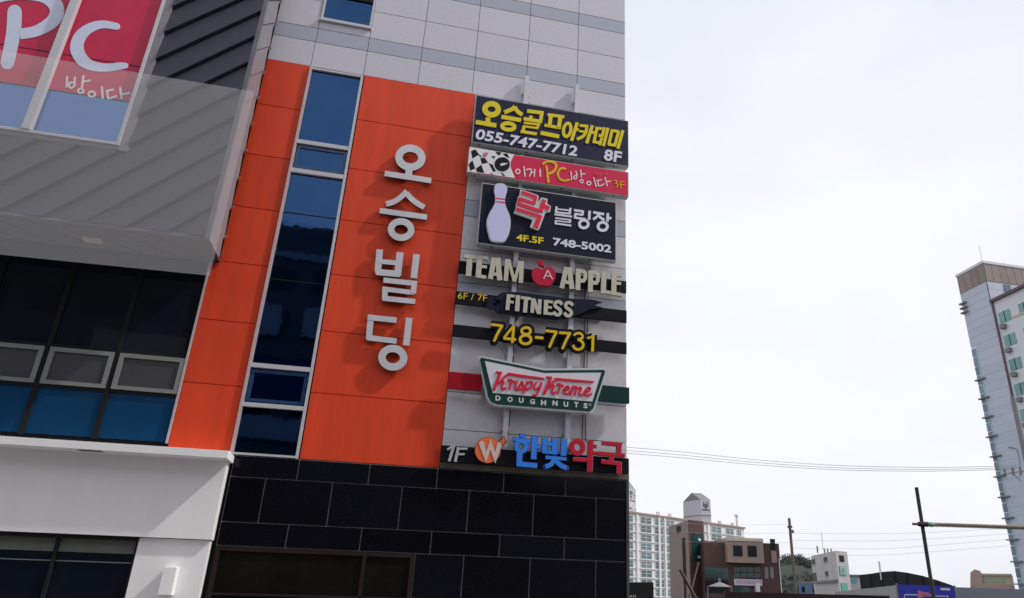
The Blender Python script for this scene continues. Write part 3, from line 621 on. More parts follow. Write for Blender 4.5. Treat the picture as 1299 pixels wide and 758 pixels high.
SC = [(Kz,[([(352,278),(318,370),(272,488)],32,'s'),([(305,268),(362,278)],16,'r'),([(350,395),(385,345),(430,310),(475,288)],[14,16,18,20],'s'),([(455,290),(640,318),(905,352)],[22,24,14],'s'),([(338,405),(378,378),(392,395),(372,460),(385,488),(415,472)],22,'rs')]),
      (Kz,[([(455,372),(492,372),(470,480)],20,'rs'),([(484,410),(512,384),(532,392)],17,'rs')]), (Kz,[([(565,388),(538,470),(552,490),(582,472)],20,'rs')]),
      (Kz,[([(582,488),(625,395),(645,440),(640,480),(600,492)],16,'rs')]), (Kz,[([(700,396),(672,460),(645,530)],20,'rs'),([(692,415),(740,392),(762,412),(745,460),(705,488),(680,475)],18,'rs')]),
      (Kz,[([(812,405),(785,460),(800,485),(840,470)],18,'rs'),([(880,410),(850,500),(815,560),(775,562)],20,'rs')]),
      (Lz,[([(138,240),(104,330),(58,440)],32,'s'),([(92,230),(148,242)],16,'r'),([(130,345),(170,290),(215,256)],[14,16,20],'s'),([(200,254),(440,276),(682,292)],[22,24,14],'s'),([(118,362),(165,335),(176,352),(155,415),(168,440),(198,425)],22,'rs')]),
      (Lz,[([(222,325),(262,330),(236,432)],19,'rs'),([(252,362),(278,335),(298,345)],16,'rs')]), (Lz,[([(305,405),(362,385),(372,360),(342,348),(308,390),(308,435),(350,445),(385,420)],16,'rs')]),
      (Lz,[([(425,350),(392,455)],19,'rs'),([(410,392),(452,355),(470,370),(446,460)],18,'rs'),([(462,400),(510,362),(530,380),(505,445),(520,465),(548,450)],18,'rs')]),
      (Lz,[([(578,425),(635,405),(648,378),(618,366),(582,408),(580,452),(620,466),(660,445)],17,'rs')])]
for z, stt in SC: glyph('script_letter', z, stt, yk, yk2, kred, kk, grow=7)
for ch, cx, cy, wd in (('D',631.7,504.6,6.4),('O',647,506.2,6.8),('U',661.1,507.4,6),('G',675.4,508.9,6.4),('H',689.5,510.4,6.4),('N',704.1,511.1,6.4),('U',717.9,512.4,6),('T',731,513.0,5.4),('S',742.7,514.3,5)):
    text(ch, (cx-wd/2,cy+3.1), (cx+wd/2,cy+3.6), (cx-wd/2+.1,cy-3.5), YD-.024, .009, kwhite, kk, .04, 'letter')
glyph('registered_mark', Id, [(ring(748.4,513.0,1.4,1.4,0,12),.4,'c'),([(748.1,512.3),(748.1,513.7)],.35),([(748.1,512.5),(748.8,512.7)],.3)], YD-.022, YD-.015, kwhite, kk)
rail(kk, Vz, (82,174),(78,264),(262,186),(262,272), darkred, -.30, -.2); rail(kk, Vz, (885,243),(885,326),(1046,258),(1044,345), darkgreen, -.30, -.2)
# pharmacy sign
ph = sign('lowest sign, black rail with 1F, orange W disc and blue and crimson Korean pharmacy letters', (1, -.2, 4.6))
rail(ph, Vz, (42,566),(38,652),(1044,636),(1043,720), blackr, -.26, -.12)
yq = -.34
glyph('letter', Mz, [([(155,318),(240,262)],34),([(262,255),(186,502)],46)], -.29, -.262, greyl, ph)
glyph('letter', Mz, [([(336,275),(284,512)],46),([(332,300),(482,300)],34),([(310,388),(436,388)],32)], -.29, -.262, greyl, ph)
glyph('disc_side', Mz, [(ring(805,325,212,212,0,40), 0, 'p')], yq+.01, -.262, wrim, ph)
glyph('disc', Mz, [(ring(805,325,204,204,0,40), 0, 'p')], yq-.008, yq+.009, wor, ph)
glyph('letter', Mz, [([(706,215),(778,440),(850,225),(925,452),(992,235)],[80,86,84,86,76],'r')], yq-.022, yq-.0165, mat('peach_lettering', (.62,.50,.50), .5), ph)
glyph('plus', Mz, [([(1052,105),(1052,245)],50),([(985,182),(1115,182)],50)], yq+.01, -.262, wrim, ph); glyph('plus_face', Mz, [([(1052,118),(1052,234)],26),([(998,182),(1104,182)],26)], yq-.008, yq+.001, wor, ph)
HB = [(Nz,[([(205,108),(205,165)],66),([(62,190),(322,228)],56),(ring(190,300,72,76),66,'c'),([(386,150),(372,492)],80),([(415,298),(472,306)],62),([(165,395),(160,590)],80),([(125,560),(428,588)],70)]),
      (Nz,[([(540,172),(532,395)],72),([(690,185),(684,420)],84),([(530,258),(700,275)],56),([(508,378),(722,398)],50),([(826,188),(814,440)],80),([(550,462),(860,490)],48),([(680,470),(640,560),(548,605)],66,'s'),([(700,510),(780,585),(862,622)],66,'s')])]
for z, stt in HB: glyph('letter_side', z, stt, yq+.01, -.262, bluerim, ph, grow=14)
for z, stt in HB: glyph('letter', z, stt, yq-.008, yq+.001, bluel, ph)
YC = [(Oz,[(ring(205,252,82,92),72,'c'),([(402,158),(386,620)],80),([(430,236),(490,242)],44),([(430,338),(505,346)],48),([(138,432),(400,450)],58)]),
      (Oz,[([(568,192),(862,216)],54),([(828,195),(815,350)],70),([(510,345),(908,378)],54),([(706,365),(702,470)],66),([(556,466),(850,502)],58),([(822,480),(820,652)],74)])]
for z, stt in YC: glyph('letter_side', z, stt, yq+.01, -.262, wrim, ph, grow=8)
for z, stt in YC: glyph('letter_rim', z, stt, yq-.002, yq+.001, redrim, ph, grow=4)
for z, stt in YC: glyph('letter', z, stt, yq-.016, yq-.011, redl, ph, grow=-8)
#@@BACK
# ------------------------------------------------------------------ buildings across the street (mirrored in the glass)
opc = mat('sooty_concrete', (.09, .09, .10), .8, var=.2, scale=.6)
opg = mat('dim_window_glass', (.01, .012, .016), .1, spec=.4)
opw = mat('dull_white_panel', (.30, .31, .34), .6)
opb = mat('deep_blue_signface', (.015, .02, .12), .5)
def opposite(label, x0, x1, y1, h, c, nf):
    o = empty('street_building', ((x0+x1)/2, y1-6, 0), label, 'building')
    mb = MB(); mb.box(x0, x1, y1-12, y1, 0, h); mb.build('wall', c, o)
    mb = MB(); mb.box(x0-.2, x1+.2, y1-12.2, y1+.2, h, h+.5); mb.build('parapet', opw, o)
    fh = h/nf; n = max(2, int((x1-x0)/3.2)); src = None
    for i in range(nf):
        for k in range(n):
            x = x0+(k+.5)*(x1-x0)/n
            if src is None: mb = MB(); mb.box(x-1.1, x+1.1, y1-.02, y1+.05, i*fh+1, i*fh+fh-.7); src = mb.build('window', opg, o)
            else:
                c2 = src.copy(); COL.objects.link(c2); c2.parent = o; c2.location = src.location+Vector((x-(x0+.5*(x1-x0)/n), 0, i*fh))
    return o
ob = opposite('dark eight storey block across the street, mirrored in the tall window strip', -42, 9, -31, 23.0, opc, 7)
for z0, z1 in ((24.6, 25.9), (23.6, 23.85), (24.1, 24.2)): mb = MB(); mb.box(-16, 6, -31.6, -31.4, z0, z1); mb.build('roof_sign_band', opc, ob)
for x in range(-16, 7, 4): mb = MB(); mb.box(x-.06, x+.06, -31.8, -31.6, 23.4, 25.9); mb.build('roof_sign_post', opc, ob)
mb = MB(); mb.prism([Vector((-8+2.6*math.cos(t), -31.3, 24.2+.75*math.sin(t))) for t in [i*math.pi/10 for i in range(20)]], (0, -.05, 0)); mb.build('roof_oval', opc, ob)
for x0, x1, z0, z1 in ((-12,-9,17.2,19.4),(-7.5,-4,17.2,19.4),(-12,-2,10.2,11.6),(-20,-14.5,12,16.5),(-32,-27,9,19)): mb = MB(); mb.box(x0, x1, -30.9, -30.7, z0, z1); mb.build('pale_panel', opw, ob)
mb = MB(); mb.box(-13, -3, -30.9, -30.6, 12.5, 15.5); mb.build('sign_panel', opb, ob)
mb = MB(); mb.box(-6, 4, -30.9, -30.5, 20.6, 22.6); mb.build('pale_band', opw, ob)
mb = MB(); mb.prism([Vector((-14.2+.9*math.cos(t), -30.45, 13.6+.9*math.sin(t))) for t in [i*math.pi/8 for i in range(16)]], (0, -.4, 0)); mb.build('round_emblem', yellowd, ob)
opposite('low dark shop row across the street from the orange building', 9.5, 60, -31, 9, opc, 3)
# ------------------------------------------------------------------ background
apw = mat('white_apartment_paint', (.66, .66, .68), .7, var=.05, scale=.2)
apg = mat('greenish_balcony_glass', (.10, .16, .17), .15, var=.3, scale=.15, obj=.35)
tiler = mat('terracotta_coping', (.30, .22, .19), .8)
browng = mat('tan_granite_cladding', (.20, .155, .135), .7, var=.1, scale=1)
brownd = mat('maroon_brick_cladding', (.075, .036, .033), .7, var=.15, scale=1)
pinkb = mat('pinkish_granite_cladding', (.30, .22, .19), .7, var=.08, scale=1)
teal = mat('teal_tinted_glass', (.012, .05, .052), .1, var=.4, scale=1.2)
darkg = mat('dark_window_glass', (.010, .014, .018), .35, spec=.15)
creamc = mat('cream_coping', (.5, .45, .36), .7)
def wl(a, b):                                   # wall frame: origin, direction, outward normal (towards camera)
    a = Vector((a[0], a[1], 0)); b = Vector((b[0], b[1], 0)); d = (b-a).normalized(); n = Vector((d.y, -d.x, 0))
    if n.dot(C0-a) < 0: n = -n
    return a, d, n
def wbox(par_, name, a, b, s0, s1, z0, z1, out, m, inn=.05):
    o, d, n = wl(a, b); mb = MB()
    q = [o+d*s0, o+d*s1]; f = [Vector((q[0].x,q[0].y,z0)), Vector((q[1].x,q[1].y,z0)), Vector((q[1].x,q[1].y,z1)), Vector((q[0].x,q[0].y,z1))]
    mb.hexa([v+n*out for v in f], [v-n*inn for v in f]); return mb.build(name, m, par_)
def wpx(par_, name, a, b, rect, out, m, inn=.05):  # rect in photo pixels
    x0, y0, x1, y1 = rect; o, d, n = wl(a, b)
    pts = [PW(x, y, a, b) for x, y in ((x0,y0),(x1,y0),(x0,y1),(x1,y1))]
    s = [(p-o).dot(d) for p in pts]
    return wbox(par_, name, a, b, (s[0]+s[2])/2, (s[1]+s[3])/2, (pts[2].z+pts[3].z)/2, (pts[0].z+pts[1].z)/2, out, m, inn)
def xy(p): return (p.x, p.y)
def block(par_, name, foot, z0, z1, m):
    mb = MB(); mb.foot(foot, z0, z1); return mb.build(name, m, par_)
def front(xl, xr, y, dist):                      # two ground points at the same distance
    return [xy(DP(xl, y, dist)), xy(DP(xr, y, dist))]
def vfoot(fr, dep):                             # footprint going straight back from the viewer
    mid = Vector(((fr[0][0]+fr[1][0])/2, (fr[0][1]+fr[1][1])/2, 0)); u = (mid-Vector((0, CAMY, 0))).normalized()*dep
    return [fr[0], fr[1], (fr[1][0]+u.x, fr[1][1]+u.y), (fr[0][0]+u.x, fr[0][1]+u.y)]
def topz(x, y, dist): return DP(x, y, dist).z
def offs(a, b, t):                              # far-side copy of the edge a-b
    o, d, n = wl(a, b); return [(b[0]-n.x*t, b[1]-n.y*t), (a[0]-n.x*t, a[1]-n.y*t)]
# white apartment slab
a1, a2 = xy(GP(785,646.3,28)), xy(GP(943.5,668.5,28))
ap_ = empty('apartment_block', (a1[0], a1[1], 0), 'long white apartment block with rows of greenish balcony windows, left background', 'building')
block(ap_, 'wall', [a1, a2]+offs(a1, a2, 11), 0, 27.4, apw)
o, d, n = wl(a1, a2); LEN = (Vector(a2+(0,))-Vector(a1+(0,))).length
e1 = (a1[0]+n.x*.5, a1[1]+n.y*.5); e2 = (a2[0]+n.x*.5+d.x*.5, a2[1]+n.y*.5+d.y*.5)
block(ap_, 'coping', [e1, e2]+offs(e1, e2, 12), 27.4, 28, tiler)
cols = [(PW(x, 700, a1, a2)-o).dot(d) for x in (792,803,812.5,826.5,830.5,841.5,845,856,863,874,880,893,903,916,922,932,936,941.5)]
src = None
wgrp = []
for i in range(9):
    z1 = 26.6-i*2.85
    for k in range(0, len(cols)-1, 2):
        s0, s1 = cols[k], cols[k+1]
        if i > 3 and k >= 8: continue
        mb = MB(); q = lambda s, z, t: Vector((o.x+d.x*s+n.x*t, o.y+d.y*s+n.y*t, z))
        mb.hexa([q(s0,z1-2.0,.04), q(s1,z1-2.0,.04), q(s1,z1,.04), q(s0,z1,.04)], [q(s0,z1-2.0,-.1), q(s1,z1-2.0,-.1), q(s1,z1,-.1), q(s0,z1,-.1)])
        for s in (s0, (s0+s1)/2, s1):
            mb.hexa([q(s-.1,z1-2.0,.16), q(s+.1,z1-2.0,.16), q(s+.1,z1,.16), q(s-.1,z1,.16)], [q(s-.1,z1-2.0,.03), q(s+.1,z1-2.0,.03), q(s+.1,z1,.03), q(s-.1,z1,.03)], 1)
        mb.hexa([q(s0,z1-.95,.14), q(s1,z1-.95,.14), q(s1,z1-.85,.14), q(s0,z1-.85,.14)], [q(s0,z1-.95,.03), q(s1,z1-.95,.03), q(s1,z1-.85,.03), q(s0,z1-.85,.03)], 1)
        mb.build('window', [apg, apw], ap_)
    wbox(ap_, 'balcony_ledge', a1, a2, 0, LEN, z1-2.35, z1-2.15, .35, apw)
for x in (808, 836, 843.5, 899): # narrow piers with shaft
    s = (PW(x, 700, a1, a2)-o).dot(d); wbox(ap_, 'pier', a1, a2, s-.5, s+.5, 0, 27.2, .5, apw)
for x in (812, 843, 858, 921, 937):
    s = (PW(x, 660, a1, a2)-o).dot(d); c = o+d*s-n*3; mb = MB(); mb.box(c.x-.5, c.x+.5, c.y-.5, c.y+.5, 28, 29.6); mb.build('chimney', apw, ap_)
s = (PW(940, 660, a1, a2)-o).dot(d); c = o+d*s-n*2; mb = MB(); mb.box(c.x-.3, c.x+.3, c.y-.3, c.y+.3, 28, 32); mb.tube((c.x, c.y, 32), (c.x, c.y, 32.8), .8); mb.build('vent_stack', apw, ap_)
roofg = mat('grey_roof_sheet', (.20,.20,.21), .7); sh = mat('grey_painted_text', (.12,.12,.13), .7)
towL = mat('pale_lilac_paint', (.50, .50, .55), .7)
def cap_tower(xl, xc, xr, yr, ycap, ybase, z1, glyphs):
    cL, cC, cR = xy(GP(xl, ycap[0], z1)), xy(GP(xc, ycap[1], z1)), xy(GP(xr, ycap[2], z1))
    r = ap_; c = Vector(cC+(0,)); uL = (Vector(cL+(0,))-c); uR = (Vector(cR+(0,))-c)
    uR = uR.normalized()*min(uR.length, 8); far = c+uL+uR
    z0 = 27
    mb = MB(); mb.foot([xy(c), xy(c+uR), xy(far), xy(c+uL)], z0, z1); mb.build('lift_tower', towL, r)
    mid = z0+(z1-z0)*.42
    mb = MB(); k = 1.03; cc = (c+far)/2; mb.foot([xy(cc+(v-cc)*k) for v in (c, c+uR, far, c+uL)], mid, mid+.35); mb.build('tower_ledge', roofg, r)
    # gable roof, ridge parallel to uR
    zr_ = z1+uL.length*.29; mb = MB(); A0 = c; B0 = c+uL; ridge = c+uL/2; V3 = lambda v, z: Vector((v.x, v.y, z))
    kk_ = uR*1.05
    mb.prism([V3(A0, z1), V3(ridge, zr_), V3(B0, z1)], kk_); mb.build('gable_roof', roofg, r)
    a, b = xy(c), xy(c+uR); o_, d_, n_ = wl(a, b); W_ = uR.length; zz = z1-.6
    for (p0, p1) in glyphs:
        s0, s1 = min(p0[0], p1[0])*W_, max(p0[0], p1[0])*W_; za, zb_ = zz-max(p0[1], p1[1])*4.2, zz-min(p0[1], p1[1])*4.2
        t = .26
        wbox(r, 'painted_stroke', a, b, s0-t, s1+t, za-t, zb_+t, .04, sh)
cap_tower(866.5, 889, 901, 0, (636.5, 627.5+6, 634), 658, 37.5, [((.3,.1),(.3,.45)),((.65,.1),(.65,.45)),((.3,.3),(.65,.3)),((.3,.48),(.65,.48)),((.48,.48),(.48,.75)),((.15,.78),(.85,.78))])
cap_tower(775, 797.5, 809, 0, (628, 619, 623.5), 650, 39.5, [((.2,.05),(.5,.05)),((.1,.2),(.55,.2)),((.2,.3),(.45,.3)),((.2,.55),(.45,.55)),((.2,.3),(.2,.55)),((.45,.3),(.45,.55)),((.75,.05),(.75,.6)),((.75,.3),(.9,.3)),((.25,.65),(.25,.85)),((.25,.85),(.85,.85))])
# brown office
c1, c2, c3 = xy(GP(848.5,667.6,14)), xy(GP(874.5,659,14)), xy(GP(893,661.2,14))
br = empty('brick_office', (c2[0], c2[1], 0), 'four storey office of tan and maroon cladding with teal glass in the left background', 'building')
c4 = (c1[0]+c3[0]-c2[0], c1[1]+c3[1]-c2[1])
block(br, 'wall', [c1, c2, c3, c4], 0, 14, browng)
wpx(br, 'maroon_cladding', c2, c3, (874.8, 660.5, 892.8, 757), .12, brownd)
wpx(br, 'teal_window', c2, c3, (877, 677, 891.5, 711), .2, teal)
wpx(br, 'roof_opening', c1, c2, (858.5, 667, 863.5, 675), .08, dark); wpx(br, 'slot_window', c1, c2, (866.5, 682, 870, 740), .08, dark)
reflm = mat('painted_glass_reflection', (.7,.8,.8), .4)
for yy in (684.5, 706.5):  # pale ovals painted in place of bright reflections in the teal glass
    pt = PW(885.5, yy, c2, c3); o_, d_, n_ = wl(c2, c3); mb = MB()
    mb.prism([pt+n_*.25+d_*(.32*math.cos(t))+Vector((0,0,.22*math.sin(t))) for t in [i*math.pi/6 for i in range(12)]], n_*.12); mb.build('oval_reflection', reflm, br)
X7 = Zf(780,600,4.796)
g1, g2, g3 = xy(GP(908.5,685,11)), xy(GP(922,681.5,11)), xy(GP(967.5,683,11))
g0 = (g1[0]+(c3[0]-g1[0])*1.0, g1[1]+(c3[1]-g1[1])*1.0)
o_, d_, n_ = wl(g2, g3)
gb = [g2, g3]; back = offs(g2, g3, 10)
r1v = Vector(g2+(0,))-n_*1.5; r1 = xy(PW(893.5, 700, xy(r1v), xy(r1v+d_*5))); r2 = xy(PW(988, 690, xy(r1v), xy(r1v+d_*5)))
block(br, 'rear_wall', [r1, r2]+offs(r1, r2, 9), 0, 10.4, brownd)
zb0 = PW(945, 713.5, g2, g3).z
block(br, 'projecting_upper_storey', [g1, g2, g3, xy(Vector(g3+(0,))-n_*2.5), xy(Vector(g1+(0,))-n_*.5)], zb0, 10.5, pinkb)
cp = [xy(Vector(p+(0,))+n_*.2) for p in (g1, g2, g3)]
block(br, 'coping', cp+[xy(Vector(g3+(0,))-n_*2.5), xy(Vector(g1+(0,))-n_*2.0)], 10.5, 11.0, creamc)
for r in ((720,440,775,505),(808,442,862,508)):
    q = X7((r[0],r[1]))+X7((r[2],r[3])); f = wpx(br, 'window', g2, g3, q, .1, darkg)
o2, d2, n2 = wl(r1, r2)
wpx(br, 'shop_glazing', r1, r2, X7((548,575))+X7((690,640)), .12, teal)
for i in range(4):
    x0 = 722+i*41; wpx(br, 'glass_pane', r1, r2, X7((x0,572))+X7((x0+37,602)), .16, teal); wpx(br, 'glass_pane', r1, r2, X7((x0,606))+X7((x0+37,636)), .16, teal)
bn = mat('pale_banner_cloth', (.55,.50,.58), .8)
bt = mat('purple_banner_print', (.16,.05,.16), .8)
bnr = empty('banner', PW(947,737,r1,r2), 'pale banner with a row of purple Korean characters hung across the maroon building', 'banner')
wpx(bnr, 'cloth', r1, r2, X7((722,645))+X7((892,684)), .4, bn, -.3)
random.seed(3)
for i in range(11):
    x = 735+i*14
    for j in range(3): wpx(bnr, 'print_stroke', r1, r2, X7((x+random.random()*5,654+j*7))+X7((x+8,657+j*7+random.random()*2)), .44, bt, -.41)
wpx(br, 'lower_glazing', r1, r2, X7((722,690))+X7((820,726)), .12, teal)
wpx(br, 'lobby_glazing', r1, r2, X7((548,650))+X7((690,726)), .12, darkg)
wpx(br, 'side_window', r1, r2, X7((945,400))+X7((975,465)), .1, darkg)
wpx(br, 'tan_panel', r1, r2, X7((950,472))+X7((982,545)), .25, pinkb)
for x in (912, 945): wpx(br, 'grey_shutter', r1, r2, X7((x,572))+X7((x+20,640)), .1, roofg)
wpx(br, 'drain_pipe', r1, r2, X7((1003,520))+X7((1008,725)), .2, apw)
wpx(br, 'white_duct', r1, r2, X7((850,670))+X7((872,722)), 1.0, apw)
# forested hill
hill = mat('wooded_hillside', (.020, .026, .022), .95, var=.4, scale=.08)
mb = MB(); prof = [(930,740),(960,716),(985,708),(1000,709),(1012,714),(1022,719),(1030,716),(1045,728),(1070,745),(1100,790)]
rows_ = []
for dist, k in ((420, .0), (470, .55), (540, 1.0), (640, .6)):
    row = []
    for x, y in prof:
        r = ray(x, y); base = C0+r*((dist)/r.y); zt_ = (C0+r*(540/r.y)).z
        row.append((base.x*(1.0), base.y+CAMY, zt_*k-(1 if k == 0 else 0)))
    rows_.append(row)
nn = len(prof)
mb.add([v for r in rows_ for v in r], [(i*nn+j, i*nn+j+1, (i+1)*nn+j+1, (i+1)*nn+j) for i in range(3) for j in range(nn-1)])
hl = tag(mb.build('hill', hill, smooth=True), kind='structure')
fol = mat('pine_foliage', (.024, .030, .026), .9, var=.4, scale=.3)
mb = MB(); random.seed(11)
for i in range(260):
    t = random.random()*(nn-1.01); j = int(t); fr = t-j; k = random.choice((1, 2)); u = random.random()
    lerp = lambda a, b, f: Vector(a)*(1-f)+Vector(b)*f
    p0 = lerp(lerp(rows_[k-1][j], rows_[k-1][j+1], fr), lerp(rows_[k][j], rows_[k][j+1], fr), u if k == 1 else .5+u*.5)
    rr = 1.6+random.random()*1.8
    for q in range(48):
        dv = Vector((random.gauss(0,1), random.gauss(0,1), random.gauss(0,.8))); dv = dv.normalized()*rr*random.random()**.4
        c = p0+dv+Vector((0,0,rr*.5)); u1 = Vector((random.gauss(0,1), random.gauss(0,1), random.gauss(0,1))).normalized()*.65; v1 = u1.orthogonal().normalized()*.6
        mb.add([c-u1, c+v1, c+u1, c-v1], [(0,1,2,3)])
tag(mb.build('tree_canopy', fol), 'dark pine wood covering the hill behind the utility pole', 'trees', kind='stuff')
# white concrete walk-up
Y5 = Zf(1020,680,9.28)
w1, w2, w3 = xy(GP(1028.7,705,11)), xy(GP(1060,698.3,11)), xy(GP(1074.5,699.6,11))
wb = empty('white_building', (w2[0], w2[1], 0), 'off-white three storey concrete building with small dark windows and roof pipes', 'building')
conc = mat('stained_white_concrete', (.46, .45, .45), .85, var=.14, scale=.5, streak=True)
block(wb, 'wall', [w1, w2, w3, (w1[0]+w3[0]-w2[0], w1[1]+w3[1]-w2[1])], 0, 11, conc)
for r in ((95,270,130,335),(232,245,275,305),(250,412,285,472),(108,430,148,540)):
    f = wpx(wb, 'window', w1, w2, Y5(r[:2])+Y5(r[2:]), .06, darkg); wpx(wb, 'window_frame', w1, w2, Y5((r[0]-5, r[3]-2))+Y5((r[2]+5, r[3]+5)), .15, conc)
wpx(wb, 'window', w2, w3, Y5((414,226))+Y5((470,300)), .06, darkg)
gp_ = mat('green_painted_sign', (.10,.36,.30), .6)
wpx(wb, 'green_sign_panel', w2, w3, Y5((414,352))+Y5((492,460)), .12, gp_); wpx(wb, 'white_sign_panel', w2, w3, Y5((424,362))+Y5((482,450)), .16, conc)
pt = PW(*Y5((453,405)), w2, w3); o_, d_, n_ = wl(w2, w3); mb = MB()
rr_ = [pt+n_*.18+d_*(.42*math.cos(t))+Vector((0,0,.52*math.sin(t))) for t in [i*math.pi/8 for i in range(16)]]; mb.prism(rr_, n_*.04); mb.build('round_emblem', gp_, wb)
wpx(wb, 'green_sign_panel', w2, w3, Y5((436,552))+Y5((512,660)), .12, gp_)
wpx(wb, 'ledge', w1, w2, Y5((130,520))+Y5((398,545)), .5, roofg)
for x in (1042, 1051, 1055, 1059.5):
    p_ = GP(x, 697, 11.6); mb = MB(); mb.tube((p_.x, p_.y+1.5, 11), (p_.x, p_.y+1.5, 11.9 if x != 1042 else 12.4), .16); mb.build('roof_pipe', roofg, wb)
p_ = GP(1051.5, 697, 11); mb = MB(); mb.tube((p_.x, p_.y+2, 11), (p_.x, p_.y+2, 14.3), .04); mb.build('antenna', roofg, wb)
fa_ = front(1078,1092.5,732,100); s1_, s2_ = fa_; sb = empty('low_annex', (s1_[0], s1_[1], 0), 'small pale annex with a blue window between the white building and dark netted roof', 'building')
block(sb, 'wall', vfoot(fa_, 5), 0, topz(1085,729.5,100), conc); wpx(sb, 'window', s1_, s2_, (1079.5,733,1086.5,739.5), .06, mat('sky_blue_glass', (.15,.4,.5), .2)); wpx(sb, 'roof_edge', s1_, s2_, (1077.5,728.7,1092.8,730.6), .3, roofg)
fa_ = front(1013,1030,741,95); s1_, s2_ = fa_; sb = empty('blue_shed', (s1_[0], s1_[1], 0), 'small blue shed at the foot of the hill left of the white building', 'shed')
zq = topz(1020,737,95); block(sb, 'wall', vfoot(fa_, 4), 0, zq-.2, mat('faded_blue_sheet', (.10,.17,.28), .6)); block(sb, 'roof', vfoot(fa_, 4), zq-.2, zq, roofg); wpx(sb, 'window', s1_, s2_, (1017,744,1021,751), .05, darkg)
# black netted roof
net = mat('black_shade_net', (.020, .021, .028), .9, var=.3, scale=.8)
nr = [(1090,729),(1104,727.5),(1118,725.2),(1135,724),(1150,726),(1170,730),(1190,736),(1206,741.5),(1214,745)]
na, nb = front(1090, 1214, 735, 85)
on, dn, nn_ = wl(na, nb)
pts = [PW(x, y, na, nb) for x, y in nr]
no = empty('netted_roof_hall', (na[0], na[1], 0), 'black netted roof hall bulging behind the blue banner', 'building')
mb = MB(); mb.prism([Vector((pts[0].x, pts[0].y, 0))]+pts+[Vector((pts[-1].x, pts[-1].y, 0))], -nn_*9); mb.build('net_roof', net, no)
for i in range(1, 8): mb = MB(); mb.tube(pts[i]+nn_*.05, Vector((pts[i].x, pts[i].y, 0))+nn_*.05, .05, 6); mb.build('net_support', navyd, no)
p_ = PW(1117, 726, na, nb); mb = MB(); mb.tube(Vector((p_.x, p_.y, p_.z-.7)), Vector((p_.x, p_.y, p_.z+1.1)), .09); mb.build('white_post', apw, no)
# grey sheet wall, blue banner, fence row
def strip_wall(name, label, cat, xa, xb, yta, ytb, dist, th, m, post=None):
    a = DP(xa, yta, dist); b = DP(xb, ytb, dist); e = empty(name, (a.x, a.y, 0), label, cat); f = (b-a); nrm = Vector((f.y, -f.x, 0)).normalized()
    mb = MB(); mb.prism([Vector((a.x, a.y, 0)), Vector((b.x, b.y, 0)), b, a], nrm*th); mb.build('panel', m, e)
    cnt = int(f.length/1.5)
    for i in range(cnt+1):
        p = a+f*(i/max(1, cnt)); mb = MB(); q = p-nrm*.04; mb.tube(Vector((q.x, q.y, 0)), Vector((q.x, q.y, p.z+.02)), .03, 6); mb.build('fence_post', post or roofg, e)
    return e
strip_wall('sheet_wall', 'light grey sheet wall sloping up to the left edge of the blue banner', 'wall', 1060, 1139, 750.5, 742, 55, .1, mat('pale_grey_sheet', (.36,.37,.38), .6))
strip_wall('sheet_fence', 'blue-grey sheet fence at bottom right beyond the blue banner', 'fence', 1209, 1330, 744.5, 748.5, 45, .1, mat('blue_grey_sheet', (.22,.25,.30), .6))
strip_wall('dark_fence', 'low black and maroon fence in front of the maroon building', 'fence', 919, 1128, 750.5, 755.5, 40, .1, mat('maroon_black_sheet', (.030,.008,.014), .7, var=.5, scale=.6))
ba, bb = DP(1137, 741, 38), DP(1211, 744, 38)
be = empty('blue_banner', (ba.x, ba.y, 0), 'bright blue banner with a white outlined box and a pink figure, behind the foreground pipe', 'banner')
blu = mat('ultramarine_banner', (.035,.05,.52), .6); fn = Vector(((bb-ba).y, -(bb-ba).x, 0)).normalized()
if fn.dot(C0-ba) < 0: fn = -fn
mb = MB(); mb.prism([Vector((ba.x,ba.y,.4)), Vector((bb.x,bb.y,.4)), bb, ba], -fn*.03); mb.build('cloth', blu, be)
A_, B_ = xy(ba), xy(bb); Z6 = Zf(1140,600,4.8)
for q in ((36,738,200,744),(225,746,302,751),(36,744,41,790),(297,751,302,790),(255,700,312,713)): wpx(be, 'white_print', A_, B_, Z6(q[:2])+Z6(q[2:]), .02, whitel, -.003)
q = [PW(*Z6(p_), A_, B_)+fn*.02 for p_ in [(118,712),(145,722),(190,728),(192,752),(150,750),(130,775),(112,790),(116,750)]]
mb = MB(); mb.prism(q, -fn*.015); mb.build('pink_print', mat('pink_print', (.6,.2,.35), .6), be)
for pnt in (ba, bb): mb = MB(); mb.tube((pnt.x,pnt.y,0), (pnt.x,pnt.y,pnt.z+.05), .04); mb.build('pole', roofg, be)
# black shop board at the edge of the office
sa, sb2 = DP(790, 738, 36), DP(829, 738.5, 36)
se = empty('black_signboard', (sa.x, sa.y, 0), 'black signboard with white characters peeking out beside the office building corner', 'sign')
fs = Vector(((sb2-sa).y, -(sb2-sa).x, 0)).normalized(); fs = fs if fs.dot(C0-sa) > 0 else -fs
mb = MB(); mb.prism([Vector((sa.x,sa.y,.3)), Vector((sb2.x,sb2.y,.3)), sb2, sa], -fs*.15); mb.build('board', mat('black_board', (.014,.015,.018), .5), se)
X3 = Zf(790,610,5.12)
for q in ((45,742,60,748),(45,742,49,757),(66,748,70,757),(66,742,84,747),(82,747,86,757),(45,750,60,753)): wpx(se, 'white_stroke', xy(sa), xy(sb2), X3(q[:2])+X3(q[2:]), .02, whitel, -.002)
for pnt in (sa, sb2): mb = MB(); mb.tube((pnt.x,pnt.y,0), (pnt.x,pnt.y,.5), .05); mb.build('post', dark, se)
